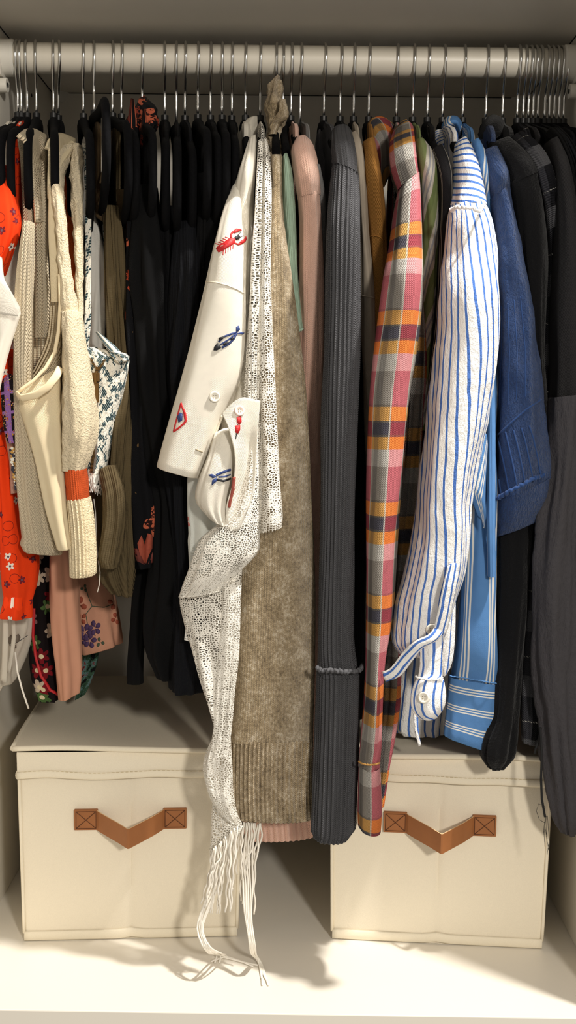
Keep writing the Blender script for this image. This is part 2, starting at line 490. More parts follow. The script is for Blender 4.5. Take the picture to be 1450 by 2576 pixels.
# the hanging rail
ZROD = P(727, 153, 0).z; RR = .0178
rail = thing('clothes_rail', 'white steel clothes rail spanning the wardrobe under the shelf', 'rail', (0, 0, ZROD))
b = MB(); b.cyl((XL+.004, 0, ZROD), (1, 0, 0), RR, XR-XL-.008, 40); smooth_by_angle(b.build('rail_tube', M_rail, rail))
for s, x in ((1, XL), (-1, XR)):
    b = MB(); b.cyl((x, 0, ZROD), (s, 0, 0), RR+.0042, .017, 32); b.cyl((x+s*.017, 0, ZROD), (s, 0, 0), RR+.0042, .003, 32, 0, RR+.002)
    b.box((min(x, x+s*.006), -.022, ZROD-.026), (max(x, x+s*.006), .022, ZROD+.010))
    o = b.build('end_bracket', M_plastic, rail); smooth_by_angle(o)
    b = MB(); b.cyl((x, -.012, ZROD-.036), (s, 0, 0), .0085, .012, 20); smooth_by_angle(b.build('bracket_peg', M_plastic, rail))
    b = MB(); b.cyl((x+s*.0121, -.012, ZROD-.036), (s, 0, 0), .003, .0006, 10); b.build('peg_screw', M_dark, rail)

# ------------------------------------------------------------------ storage boxes
def canvas_col(g, u, v): return lin('#ded3bb')
M_canvas = mat('cream_canvas', '#e8dec9', .95, 0, .1, nscale=900, namt=.06, bump=.0002)
M_bind = mat('cream_binding', '#e9dfc9', .95, 0, .1, nscale=700, namt=.05)
M_leather = mat('tan_leather', '#9a6238', .55, 0, .35, nscale=45, namt=.18, bump=.0003)
M_ledge = mat('raw_leather_edge', '#e2bf92', .8)
M_stitch = mat('brown_thread', '#5a3318', .8)
def storage_box(p0, p1, h, depth, label, seed, lidlift=0.0):
    p0 = Vector((p0.x, p0.y, 0)); p1 = Vector((p1.x, p1.y, 0)); w = (p1-p0).length
    ex = (p1-p0).normalized(); ey = Vector((-ex.y, ex.x, 0))
    M = Matrix(((ex.x, ey.x, 0, 0), (ex.y, ey.y, 0, 0), (0, 0, 1, 0), (0, 0, 0, 1))); M.translation = (p0+p1)/2
    root = thing('storage_box', label, 'box', M.translation)
    def grid(nu, nv, fn): 
        vs = [fn(i/(nu-1), j/(nv-1)) for j in range(nv) for i in range(nu)]
        return vs, [(j*nu+i, j*nu+i+1, (j+1)*nu+i+1, (j+1)*nu+i) for j in range(nv-1) for i in range(nu-1)]
    def panel(mb, fn, nu=25, nv=19): mb.add(*grid(nu, nv, fn))
    hw = w/2
    def bul(a, c, k): return k*math.sin(math.pi*a)*math.sin(math.pi*c)
    mb = MB()
    def nz(x, y, z): return .0012*noise.noise(Vector((x*14+seed, y*14, z*14)))
    def front(a, c):
        x = -hw+w*a; z = h*c; cr = .0028*math.exp(-((a-.5)/.012)**2)*(.4+.6*math.sin(math.pi*c))
        return M @ Vector((x + .004*(c)*(2*a-1), -bul(a, c, .003)+cr+nz(x, 0, z), z))
    panel(mb, front, 61, 21)
    panel(mb, lambda a, c: M @ Vector((-hw-.004*c-bul(a, c, .004), depth*(1-a), h*c)))
    panel(mb, lambda a, c: M @ Vector((hw+.004*c+bul(a, c, .004), depth*a, h*c)))
    panel(mb, lambda a, c: M @ Vector((hw-w*a+.004*c*(1-2*a), depth, h*c)), 6, 4)
    panel(mb, lambda a, c: M @ Vector((hw-w*a, depth*c, .001)), 4, 4)
    smooth_by_angle(mb.build('box_body', M_canvas, root), 50)
    # bottom binding and corner piping
    mb = MB()
    mb.tube([M @ Vector((-hw+w*t, -.0016, .0065+.0022*math.exp(-((t-.5)/.04)**2))) for t in [i/30 for i in range(31)]], .0062, 8, 0, (.3, 1))
    o = mb.build('bottom_binding', M_bind, root, True)
    for sx in (-1, 1):
        mb = MB(); mb.tube([M @ Vector((sx*(hw+.004*t), -.0005, .01+(h-.01)*t)) for t in [i/12 for i in range(13)]], .0022, 6)
        mb.build('corner_piping', M_bind, root, True)
    # lid: top panel, skirt, bound edges
    lw = hw+.0085; fy = -.011; zt = h+.006; sk = .031
    lid = None; mb = MB()
    def topf(a, c):
        x = -lw+2*lw*a; y = fy+(depth+.018)*c
        z = zt - .004*math.sin(math.pi*a)*math.sin(math.pi*c) + .004*noise.noise(Vector((x*7+seed, y*7, 3))) + lidlift*(1-a)*(1-c)
        return M @ Vector((x, y, z))
    panel(mb, topf, 31, 31); panel(mb, lambda a, c: topf(1-a, c)-Vector((0, 0, .004)), 12, 12)
    lid = mb.build('lid', M_canvas, root); smooth_by_angle(lid, 60)
    ins = .004
    def skirt(P0, P1, wav):
        def f(a, c):
            p = P0.lerp(P1, a); n_ = Vector((P1.y-P0.y, P0.x-P1.x, 0)).normalized()
            return M @ (p + n_*(wav*math.sin(math.pi*a)*math.sin(math.pi*min(1, c*1.2)) + .0022*noise.noise(Vector((a*5+seed*2, c*2, 1)))) + Vector((0, 0, zt-.003-sk*(1-c)+.0035*noise.noise(Vector((a*4, seed, 0)))*(1-c))))
        return f
    A, B_, C_, D_ = Vector((-lw+ins, fy+ins, 0)), Vector((lw-ins, fy+ins, 0)), Vector((lw-ins, fy+depth+.016, 0)), Vector((-lw+ins, fy+depth+.016, 0))
    mb = MB()
    for q0, q1 in ((A, B_), (B_, C_), (C_, D_), (D_, A)): panel(mb, skirt(q0, q1, .0025), 41, 9)
    smooth_by_angle(mb.build('lid_skirt', M_canvas, lid), 60)
    for q0, q1 in ((A, B_), (D_, A), (B_, C_)):
        f = skirt(q0, q1, .0025); n_ = M.to_3x3() @ Vector((q1.y-q0.y, q0.x-q1.x, 0)).normalized()
        mb = MB(); mb.tube([f(i/40, .10)+n_*.0010 for i in range(41)], .0046, 8, 0, (.35, 1) if abs(n_.y) > .5 else (.35, 1)); mb.build('skirt_binding', M_bind, lid, True)
    mb = MB(); mb.tube([topf(i/30, 0)+Vector((0, 0, -.002)) for i in range(31)], .0034, 8); mb.build('lid_edge', M_bind, lid, True)
    for a in (0, 1):
        mb = MB(); mb.tube([topf(a, i/20)+Vector((0, 0, -.002)) for i in range(21)], .0032, 8); mb.build('lid_edge', M_bind, lid, True)
    # stitches along the skirt binding
    mb = MB(); f = skirt(A, B_, .0025); n_ = M.to_3x3() @ Vector((0, -1, 0))
    for i in range(46):
        a = .03+.94*i/46; q = f(a, .235)+n_*.0012; q2 = f(a+.012, .235)+n_*.0012; mb.tube([q, q2], .0004, 4)
    mb.build('stitching', mat('cream_thread', '#c9bb9c', .9), lid)
    # leather handle
    zh = h*.652; hd = thing_part = None
    mb = MB(); pts = []
    x0, x1 = -.066, .066; xi = .040
    prof = [(-xi, -.004), (-xi+.003, -.008), (-.026, -.018), (-.012, -.030), (-.001, -.041), (.001, -.041), (.013, -.031), (.027, -.019), (xi-.003, -.008), (xi, -.004)]
    vs = []; fs = []; hh = .0118
    for k, (x, y) in enumerate(prof):
        t = 1-abs(x)/xi; sag = -.0085*t
        for dy, dz in ((0, hh), (-.0022, hh), (-.0022, -hh), (0, -hh)): vs.append(M @ Vector((x, y+dy, zh+dz+sag)))
    for k in range(len(prof)-1):
        for j in range(4): j2 = (j+1) % 4; fs.append((k*4+j, (k+1)*4+j, (k+1)*4+j2, k*4+j2))
    fs += [(0, 1, 2, 3), tuple(reversed([len(vs)-4+j for j in range(4)]))]
    me = mesh('handle', vs, fs, False); me.materials.append(M_leather); me.materials.append(M_ledge)
    for p in me.polygons:
        if abs(p.normal.z) > .8: p.material_index = 1
    ho = link('handle', me, None, root)
    for s in (-1, 1):
        mb = MB(); a, c = sorted((s*xi*.96, s*x1))
        mb.box((a, -.0062, zh-.0125), (c, -.002, zh+.0125), 0, M)
        p = mb.build('handle_patch', M_leather, ho); md = p.modifiers.new('b', 'BEVEL'); md.width = .0006
        mb = MB(); e = .0022; y = -.0064
        q = [(a+e, zh-.0125+e), (c-e, zh-.0125+e), (c-e, zh+.0125-e), (a+e, zh+.0125-e), (a+e, zh-.0125+e), (c-e, zh+.0125-e)]
        mb.tube([M @ Vector((x, y, z)) for x, z in q[:5]], .00045, 4); mb.tube([M @ Vector((x, y, z)) for x, z in (q[0], q[2])], .00045, 4); mb.tube([M @ Vector((x, y, z)) for x, z in (q[1], q[3])], .00045, 4)
        mb.build('cross_stitch', M_stitch, p)
    return root
lb0, lb1 = PF(62, 2366), PF(596, 2354)
rb0, rb1 = PF(836, 2360), PF(1363, 2386)
storage_box(lb0, lb1, .231, .31, 'cream canvas storage box with leather handle, below the orange and black tops', 1.0, .005)
storage_box(rb0, rb1, .231, .31, 'cream canvas storage box with leather handle, lid hidden under the striped and black shirts', 5.0)

# ------------------------------------------------------------------ hangers
def cpath(pts, m): return [Vector((0, r[0], r[1])) for r in interp([list(p)+[0] for p in pts], m)]
RH = RR+.0021
def hook_mesh(drop):
    w = [(RH*math.cos(math.radians(a)), RH*math.sin(math.radians(a))) for a in range(-25, 196, 13)]
    w += [(-RH*.86, -.012), (-.0105, -.024), (-.0035, -.034), (-.0006, -.039), (0, -.044), (0, -.055), (0, drop)]
    b = MB(); b.tube([Vector((0, y, z)) for y, z in w], .0018, 8); return mesh('hook', b.v, b.f, True)
def frame_mesh(top):
    half = [(0, top), (-.018, top-.004), (-.05, top-.012), (-.11, top-.032), (-.165, top-.048), (-.192, top-.057), (-.206, top-.069), (-.2105, top-.084),
            (-.2105, top-.108), (-.206, top-.123), (-.19, top-.136), (-.15, top-.147), (-.10, top-.152)]
    b = MB()
    up = cpath(half, 46)
    full = [Vector((0, -p.y, p.z)) for p in reversed(up)] + up[1:]
    b.tube(full, lambda t: .0056+.004*math.exp(-((t-.5)/.05)**2), 10, 0, (.82, 1.15))
    b.tube([Vector((0, -.112, top-.1512)), Vector((0, 0, top-.1535)), Vector((0, .112, top-.1512))], .005, 10, 0, (.82, 1))
    return mesh('hanger_frame', b.v, b.f, True)
b = MB(); b.cyl((0, 0, -.079), (0, 0, 1), .0046, .013, 14); b.cyl((0, 0, -.084), (0, 0, 1), .0075, .006, 14, 0, .005)
CAPM = mesh('neck_collar', b.v, b.f, False)
HK = {0: hook_mesh(-.070), 1: hook_mesh(-.088)}; HF = {0: frame_mesh(-.081), 1: frame_mesh(-.087), 2: frame_mesh(-.081), 3: frame_mesh(-.087)}
for k in (2, 3): HF[k].transform(Matrix.Diagonal((1, .74, 1, 1)))
for k in (2, 3): HK[k] = HK[k-2]
for k in (0, 1): HK[k].materials.append(M_chrome)
for me in HF.values(): me.materials.append(M_velvet)
CAPM.materials.append(M_cap)
HANG = {}
def hanger(key, nx, fx, what, kind=0, tilt=0.0, group=None):
    X0 = P(nx, 285, 0).x; Xe = P(fx, 350, -.2).x
    th = math.asin(max(-.6, min(.6, (Xe-X0)/.2)))
    r = thing('clothes_hanger', what, 'hanger', (X0, 0, ZROD), group); r.rotation_euler = (math.radians(tilt), 0, th)
    for nm, me in (('hook', HK[kind]), ('hanger_frame', HF[kind])) + ((('neck_collar', CAPM),) if kind in (0, 2) else ()):
        o = bpy.data.objects.new(nm, me); COL.objects.link(o); o.parent = r
    HANG[key] = (X0, th)
    return r
VH = 'black velvet hanger '
hanger('wblouse', 45, -30, VH+'holding the white blouse by the side panel')
hanger('sheer', 54, -12, VH+'holding the sheer leaf-embroidered cream dress')
hanger('orange', 69, 12, VH+'holding the orange-red flowered blouse', 0)
hanger('vest', 92, 55, VH+'threaded through the cream knitted vest')
hanger('cami', 135, 122, VH+'under the cream canvas camisole')
hanger('terry', 149, 168, VH+'inside the armhole of the cream terry vest', 0, 12)
hanger('zip', 210, 213, VH+'holding the printed zip-front top')
hanger('peach', 236, 250, VH+'with raised arm holding the peach flowered skirt', 0, -9)
hanger('olive', 283, 308, VH+'holding the olive-brown knitted top', 0, -3)
hanger('brown', 306, 330, VH+'holding the brown camisole', 0)
hanger('floral', 358, 374, VH+'with the dark flowered scarf knotted on its neck', 0, -1)
for k, nx, fx, kd, tl, what in (('b1', 415, 410, 0, 3, 'holding the plain black dress with curved hem'), ('b2', 444, 440, 1, 1, 'without a neck collar, holding the black crepe camisole'), ('b3', 466, 480, 0, 4, 'holding the ink-black jersey dress with care tag'),
        ('b4', 498, 516, 0, -1, 'holding the black tank top next to the jersey dress'), ('b5', 530, 545, 0, 1, 'holding the black crepe tank top'), ('b6', 559, 566, 0, 0, 'holding the ink-black jersey blouse'), ('b7', 584, 590, 0, 2, 'holding the black tank top against the embroidered shirt')):
    hanger(k, nx, fx, VH+what, kd, tl)
hanger('lobster', 618, 620, VH+'inside the white shirt with sea-creature embroidery', 2)
hanger('lace', 655, 662, VH+'holding the white openwork wrap', 2)
hanger('taupe', 695, 694, VH+'inside the taupe wool sweater, its hook wrapped in wool', 2)
hanger('sage', 712, 724, VH+'holding the sage satin top', 2)
hanger('pink', 732, 766, VH+'inside the peach-pink sweater', 2)
hanger('grey', 755, 804, 'black velvet hanger without a neck collar, inside the pale grey tee', 3)
hanger('char', 815, 865, VH+'inside the charcoal ribbed cardigan', 2)
hanger('char2', 856, 896, VH+'behind the charcoal cardigan, inside the black tee', 2)
hanger('stone', 890, 912, VH+'inside the stone-coloured shirt', 2)
hanger('tan', 928, 945, VH+'inside the tan twill shirt', 2)
hanger('plaid', 998, 1018, VH+'inside the orange and pink plaid shirt', 2)
hanger('ostripe', 1039, 1075, VH+'inside the olive striped shirt', 2)
hanger('pin', 1076, 1112, VH+'inside the black pinstripe shirt', 2)
hanger('bstripe', 1114, 1180, VH+'inside the white shirt with blue stripes', 2)
hanger('slate', 1165, 1218, VH+'inside the slate-blue striped shirt', 2)
hanger('navy', 1223, 1265, VH+'inside the navy crinkled jacket', 2)
hanger('bjacket', 1265, 1320, VH+'inside the black collared jacket', 2)
hanger('bplaid', 1302, 1370, VH+'inside the black and grey plaid shirt', 2)
hanger('linen', 1317, 1400, VH+'inside the charcoal linen shirt', 2)
for i, (nx, fx) in enumerate(((1330, 1432), (1342, 1448), (1354, 1464), (1371, 1480), (1383, 1496), (1395, 1512), (1407, 1528), (1419, 1542))):
    hanger('r%d' % i, nx, fx, ('black velvet hanger holding the black blouse %s the charcoal linen shirt' % ('next to', 'second from', 'third from', 'fourth from')[i//2]) if i % 2 == 0 else 'black velvet hanger squeezed between two packed black blouses', 2, 0, None if i % 2 == 0 else 'hangers squeezed between black blouses')

def panel_body(key, zbot, mt, parent, thick=.009, front=.15, back=.2, fold=.002, seed=0, ztop=-.079, name='body', **kw):
    """the flat hanging body of a garment, spread along its hanger"""
    X0, th = HANG[key]; lx = Vector((math.cos(th), math.sin(th), 0)); f = Vector((math.sin(th), -math.cos(th), 0)); rows = []
    zt = ZROD+ztop
    prof = [(0, .028, .4), (-.008, .05, .8), (-.017, .085, 1), (-.034, .13, 1), (-.05, .18, 1), (-.075, .205, 1)]
    zs = [(zt+a, b_, c) for a, b_, c in prof]
    if zbot < zt-.14: zs += [(zt-.14, .21, 1.05), ((zt-.14+zbot)/2, .212, 1.15), (zbot, .212, 1.2)]
    for z, bl, c in zs:
        fr, bk = min(bl, front), min(bl, back); mid = Vector((X0, 0, z)) + f*((fr-bk)/2); a = thick/2*c
        rows.append((*(mid-lx*a), *(mid+lx*a), (fr+bk)/2))
    kw.setdefault('n', 64)
    return loft3(name, rows, mt, parent, fold=fold, fu=5, fv=4, seed=seed, power=3.2, m=60, **kw)

# ------------------------------------------------------------------ cloth materials
def darker(c, k):
    c = lin(c); return (c[0]*k, c[1]*k, c[2]*k)
M_wcotton = fabric('white_cotton', '#f1eadc', per=.0011, depth=.0002, mottle=.05, mscale=90)
M_wlinen = fabric('ivory_linen', '#f3ecdd', per=.0013, depth=.00025, mottle=.05, mscale=120)
M_pearl = mat('pearl_button', '#f1ebdc', .25); M_hole = mat('button_hole', '#8f8674', .8)
M_pearlpink = mat('pink_pearl_button', '#efd6c8', .25)
M_redthread = mat('red_embroidery', '#c0181c', .55, nscale=700, namt=.35, bump=.0004)
M_navythread = mat('navy_embroidery', '#243a72', .55, nscale=700, namt=.35, bump=.0004)
M_inkthread = mat('black_embroidery', '#14151c', .55, nscale=700, namt=.3, bump=.0004)
M_thread = mat('cream_sewing_thread', '#e2d8c4', .9)
def lace_alpha(g, u, v):
    uw = g.warp(u, g.vec(u, v), 70, .006); vw = g.warp(v, g.vec(v, u), 70, .004)
    n = g.node('ShaderNodeTexVoronoi', voronoi_dimensions='2D', feature='DISTANCE_TO_EDGE'); n.inputs['Scale'].default_value = 1.0
    n.inputs['Randomness'].default_value = .75
    g.put(n.inputs['Vector'], g.vec(g.m('MULTIPLY', uw, 340), g.m('MULTIPLY', vw, 390)))
    edge = g.m('LESS_THAN', n.outputs['Distance'], .17)
    solid = g.m('GREATER_THAN', g.noise(g.vec(u, v), 55, 2), .53)
    return g.m('MAXIMUM', edge, g.m('MULTIPLY', solid, g.m('LESS_THAN', n.outputs['Distance'], .30)))
M_lace = fabric('white_openwork_knit', '#f2ede2', weave='terry', depth=.0006, mottle=.06, wr=.0006, alphafn=lace_alpha, trans=0.0)
M_yarn = mat('white_yarn', '#efe9dd', .9)
def taupe_col(g, u, v):
    p = g.vec(g.m('MULTIPLY', u, 1.0), g.m('MULTIPLY', v, .7))
    return g.ramp(g.m('ADD', g.m('MULTIPLY', g.noise(p, 330, 5, .75), .62), g.m('MULTIPLY', g.noise(p, 60, 3), .38)), [(.36, '#7a6648'), (.44, '#a58f6c'), (.52, '#c4ad88'), (.61, '#f0dfc2')], False)
M_taupe = fabric('taupe_wool', colfn=taupe_col, weave='knit', per=.0028, depth=.0007, mottle=.08, sheen=.25, fuzz=1.5)
M_sage = fabric('sage_satin', '#9cb49f', weave='rib', per=.0016, depth=.0002, rough=.5, mottle=.04)
M_pink = fabric('peach_pink_knit', '#f0c0aa', weave='knit', per=.0026, depth=.0005, mottle=.08, sheen=.3, fuzz=1.0)
M_grey = fabric('pale_grey_knit', '#8d8b8a', weave='knit', per=.0024, depth=.0003)
M_char = fabric('charcoal_rib_knit', '#58585b', weave='knit', per=.0030, depth=.0006, mottle=.2, mscale=300, fuzz=1.0)
M_bknit = fabric('black_knit', '#131314', weave='rib', per=.0020, depth=.0003)
M_stone = fabric('stone_cotton', '#a99d8d', per=.0011, depth=.0002)
M_tan = fabric('tan_twill', '#9a6c35', weave='twill', per=.0016, depth=.0003)
def plaid_fn(pc=.044, pv=.098, offv=0.0, swap=False, dark=1.0, off=.25):
    def f(g, u, v):
        if swap: u, v = v, u
        vv = g.fr(g.warp(v, g.vec(u, v), 30, .002), pv, offv); uu = g.fr(u, pc, off)
        k = [0, .13, .155, .28, .30, .445, .465, .82]
        cen = ['#e07a3a', '#8a4d48', '#8f3f48', '#84484c', '#e07e40', '#a65b60', '#b8646c', '#d29092']
        sid = ['#b98b4c', '#5a5550', '#45434c', '#5a5550', '#bb8d50', '#6f675f', '#837d76', '#a5a19a']
        c1 = g.ramp(vv, list(zip(k, cen))); c2 = g.ramp(vv, list(zip(k, sid)))
        cm = g.band(uu, .26, .74); c = g.mix(cm, c2, c1)
        line = g.m('MAXIMUM', g.band(uu, .225, .262), g.band(uu, .738, .775)); c = g.mix(g.m('MULTIPLY', line, .55), c, '#c9c4ba')
        dk = g.band(uu, .84, .999); c = g.mix(g.m('MULTIPLY', dk, .4), c, '#3d3b40')
        tw = g.m('MULTIPLY_ADD', g.m('GREATER_THAN', g.sin(g.m('ADD', u, v), .0017), 0), .16*1.0, .92)
        kk = g.node('ShaderNodeCombineColor')
        for i in range(3): g.put(kk.inputs[i], tw)
        return g.mix(1.0, c, kk.outputs[0], 'MULTIPLY')
    return f
M_plaid = fabric('orange_pink_plaid', colfn=plaid_fn(), weave='twill', per=.0017, depth=.0003, mottle=.1, mscale=400)
M_plaidy = fabric('orange_pink_plaid_yoke', colfn=plaid_fn(.044, .098, .4, False, 1, .05), weave='twill', per=.0017, depth=.0003, mottle=.1, mscale=400)
M_lining = fabric('grey_yoke_lining', '#b9b2aa', per=.0012, depth=.0002)
def ostripe(g, u, v):
    f = g.fr(g.warp(u, g.vec(u, v), 25, .003), .030)
    return g.ramp(f, [(0, '#7c8759'), (.3, '#b9b3a6'), (.42, '#8c8c8f'), (.5, '#b9b3a6'), (.62, '#8c8c8f'), (.68, '#b9b3a6'), (.8, '#6d7a4c')])
M_ostripe = fabric('olive_stripe_cotton', colfn=ostripe, per=.0011, depth=.0002)
def pinstripe(g, u, v):
    f = g.fr(u, .017); return g.ramp(f, [(0, '#1d1c1e'), (.44, '#a59f94'), (.50, '#1d1c1e'), (.58, '#8e897f'), (.63, '#1d1c1e')])
M_pin = fabric('black_pinstripe', colfn=pinstripe, per=.0011, depth=.0002)
def bstripe(per=.0098, w=.25, ang=0.0):
    def f(g, u, v):
        x = g.warp(g.m('ADD', u, g.m('MULTIPLY', v, ang)), g.vec(u, v), 28, .0035)
        fr = g.fr(x, per); n2 = g.noise(g.vec(u, v), 300, 3)
        return g.mix(g.band(fr, .5-w/2, .5+w/2), '#f4f2ef', g.mix(n2, '#3f66b4', '#5a82c9'))
    return f
M_bs = fabric('blue_stripe_cotton', colfn=bstripe(), weave='crepe', depth=.0007, mottle=.05)
M_bsh = fabric('blue_stripe_cotton_across', colfn=lambda g, u, v: bstripe(.0075, .34)(g, g.m('ADD', v, g.m('MULTIPLY', u, .25)), u), weave='crepe', depth=.0006, mottle=.05)
M_bsc = fabric('blue_stripe_cotton_fine', colfn=bstripe(.0068, .36), weave='crepe', depth=.0006, mottle=.05)
def slate(swap=False, per=.030):
    def f(g, u, v):
        x = v if swap else u; x = g.warp(x, g.vec(u, v), 18, .002)
        fr = g.fr(x, per)
        l = g.m('MAXIMUM', g.m('MAXIMUM', g.band(fr, .30, .37), g.band(fr, .44, .50)), g.band(fr, .57, .64))
        return g.mix(l, '#5d8cc4', '#ece9e2')
    return f
M_slate = fabric('blue_triple_stripe', colfn=slate(), per=.0011, depth=.0002, mottle=.07)
M_slatec = fabric('blue_triple_stripe_across', colfn=slate(True, .0225), per=.0011, depth=.0002, mottle=.07)
M_navy = fabric('navy_crinkle_wool', '#2a4473', weave='crepe', depth=.0026, mottle=.35, mscale=180, sheen=.15)
M_black1 = fabric('black_cotton', '#0c0c0d', per=.0012, depth=.0002, mottle=.1)
M_black2 = fabric('ink_black_jersey', '#0f1014', weave='rib', per=.0018, depth=.0002, mottle=.1)
M_black3 = fabric('soft_black_crepe', '#09090b', weave='crepe', depth=.0004)
M_blackwool = fabric('black_wool', '#0e0e10', weave='terry', depth=.0005, sheen=.1)
def bplaid(g, u, v):
    a, b = g.fr(u, .05), g.fr(v, .075)
    c = g.mix(g.m('MULTIPLY', g.band(a, .55, .95), .5), '#121216', '#4a4a50'); c = g.mix(g.m('MULTIPLY', g.band(b, .1, .42), .5), c, '#6a6a6e')
    l = g.m('MAXIMUM', g.band(a, .2, .225), g.band(b, .7, .72)); dash = g.m('GREATER_THAN', g.sin(g.m('ADD', u, v), .003), 0)
    c = g.mix(g.m('MULTIPLY', g.m('MULTIPLY', l, dash), .8), c, '#b9b6ae')
    return g.mix(g.m('MULTIPLY', g.m('GREATER_THAN', g.sin(g.m('ADD', v, g.m('PINGPONG', u, .003)), .0022), .2), .2), c, '#0c0c10')
M_bplaid = fabric('black_grey_plaid', colfn=bplaid, weave='twill', per=.0022, depth=.0003)
M_linen = fabric('charcoal_linen', '#454346', weave='crepe', depth=.0006, mottle=.15, mscale=200)
M_linens = fabric('charcoal_linen_yoke', '#2b2a2b', weave='twill', per=.0016, depth=.0002)
def orange_fn(g, u, v):
    pet, cen, r1, d, r2 = g.flowers(u, v, 52, 5, .24)
    c = g.mix(g.m('MULTIPLY', pet, g.m('GREATER_THAN', r1, .35)), '#f0400f', g.mix(g.m('GREATER_THAN', r2, .55), '#efe3d6', '#7a1f2b'))
    c = g.mix(g.m('MULTIPLY', cen, g.m('GREATER_THAN', r1, .35)), c, '#6d5a66')
    ring = g.m('MULTIPLY', g.band(d, .25, .28), g.m('LESS_THAN', r1, .35)); return g.mix(ring, c, '#7a1b16')
M_orange = fabric('orange_red_floral_crepe', colfn=orange_fn, per=.0012, depth=.0002, rough=.75, mottle=.06)
M_sheer = fabric('sheer_cream_cotton', '#e7dfd0', per=.0012, depth=.0002, trans=.25, mottle=.05)
def bead_fn(g, u, v):
    x = g.m('ABSOLUTE', g.m('SUBTRACT', g.fr(u, .022), .5)); y = g.fr(v, .021)
    k = g.m('MAXIMUM', g.band(y, .05, .2), g.band(x, .36, .5))
    c = g.mix(k, '#1a1318', '#9a6fb0')
    n = g.node('ShaderNodeTexVoronoi', voronoi_dimensions='2D'); n.inputs['Scale'].default_value = 420; g.put(n.inputs['Vector'], g.vec(u, v))
    sp = g.m('MULTIPLY', g.m('LESS_THAN', n.outputs['Distance'], .34), g.m('GREATER_THAN', g.noise(g.vec(u, v), 130, 2), .52))
    hs = g.ramp(g.noise(g.vec(v, u), 220, 1), [(0, '#c79a3a'), (.45, '#b5473f'), (.55, '#d9c8a0'), (.62, '#6a3a7a')])
    return g.mix(sp, c, hs)
M_bead = fabric('purple_beaded_braid', colfn=bead_fn, weave='terry', depth=.0012)
M_rose = fabric('dusty_rose_cotton', '#b98a78', per=.0012, depth=.0002)
M_vest = fabric('cream_knit', '#efddbc', weave='knit', per=.0046, depth=.0018, mottle=.06, sheen=.1)
M_vestrib = fabric('cream_rib_knit', '#e8d6b4', weave='rib', per=.0045, depth=.0016, mottle=.06)
M_camiU = fabric('cream_cotton_twill', '#e9d8b4', weave='twill', per=.0013, depth=.0002, mottle=.04)
def terry_fn(lo, hi):
    def f(g, u, v):
        n = g.m('MULTIPLY', g.m('SUBTRACT', g.noise(g.vec(u, v), 300, 2), .5), .006)
        b = g.band(g.m('ADD', g.m('MULTIPLY', v, -1.0), n), lo, hi)
        return g.mix(b, '#ecdab6', '#ea5a2a')
    return f
M_terry = fabric('cream_terry', '#f2e0bd', weave='terry', depth=.0017, mottle=.06, sheen=.15)
M_orangel = fabric('orange_knit_inside', '#c2561f', weave='knit', per=.003, depth=.0006)
def print_fn(g, u, v):
    n = g.noise(g.vec(g.m('MULTIPLY', u, 1.6), v), 95, 3, .7); st = g.sin(g.m('ADD', u, g.m('MULTIPLY', v, .7)), .0022)
    c = g.ramp(g.m('ADD', n, g.m('MULTIPLY', st, .02)), [(0, '#2b3d44'), (.47, '#e8e3d6')]); 
    return g.mix(g.m('MULTIPLY', g.m('LESS_THAN', n, .47), g.m('GREATER_THAN', st, .6)), c, '#8a9c9c')
M_print = fabric('blue_white_brush_print', colfn=print_fn, weave='crepe', depth=.0008)
M_winside = fabric('white_lining', '#d9d6ce', per=.0012, depth=.0002)
M_brass = mat('aged_brass', '#6e5432', .4, .9); M_tape = mat('zip_tape', '#5a5048', .9)
M_olive = fabric('olive_brown_knit', '#564a34', weave='rib', per=.0022, depth=.0003, mottle=.1)
M_brown = fabric('brown_satin', '#51412c', weave='cloth', depth=.0002, rough=.6)
def bfloral(scale=22, R=.42, seed=0.0):
    def f(g, u, v):
        pet, cen, r1, d, r2 = g.flowers(g.warp(u, g.vec(u, v), 40, .02), v, scale, 5, R, 1, seed)
        hue = g.ramp(r2, [(0, '#b5482f'), (.4, '#c9684a'), (.7, '#8f3a2c')]); vein = g.noise(g.vec(u, v), 170, 3, .7)
        c = g.mix(g.m('MULTIPLY', pet, g.m('GREATER_THAN', r1, .62)), '#0f0f12', g.mix(g.m('GREATER_THAN', vein, .52), hue, '#2a1512'))
        lf = g.m('GREATER_THAN', g.noise(g.vec(g.m('MULTIPLY', u, 2.5), v), 55, 2), .70); return g.mix(lf, c, '#5f4a30')
    return f
M_bfloral = fabric('black_coral_floral', colfn=bfloral(), depth=.0002, mottle=.1)
M_scarf = fabric('dark_floral_silk', colfn=bfloral(38, .5, 3.3), depth=.0003, rough=.6)
def pais(g, u, v):
    pet, cen, r1, d, r2 = g.flowers(u, v, 46, 6, .45)
    hue = g.ramp(r1, [(0, '#7a1720'), (.3, '#c9b6a0'), (.45, '#a3212b'), (.65, '#4d6a3a'), (.85, '#8a6a6a')])
    c = g.mix(pet, '#171012', hue); return g.mix(g.m('MULTIPLY', cen, pet), c, '#e0cfa8')
M_pais = fabric('dark_red_paisley', colfn=pais, depth=.0003)
M_redpipe = mat('red_piping', '#b0141c', .6)
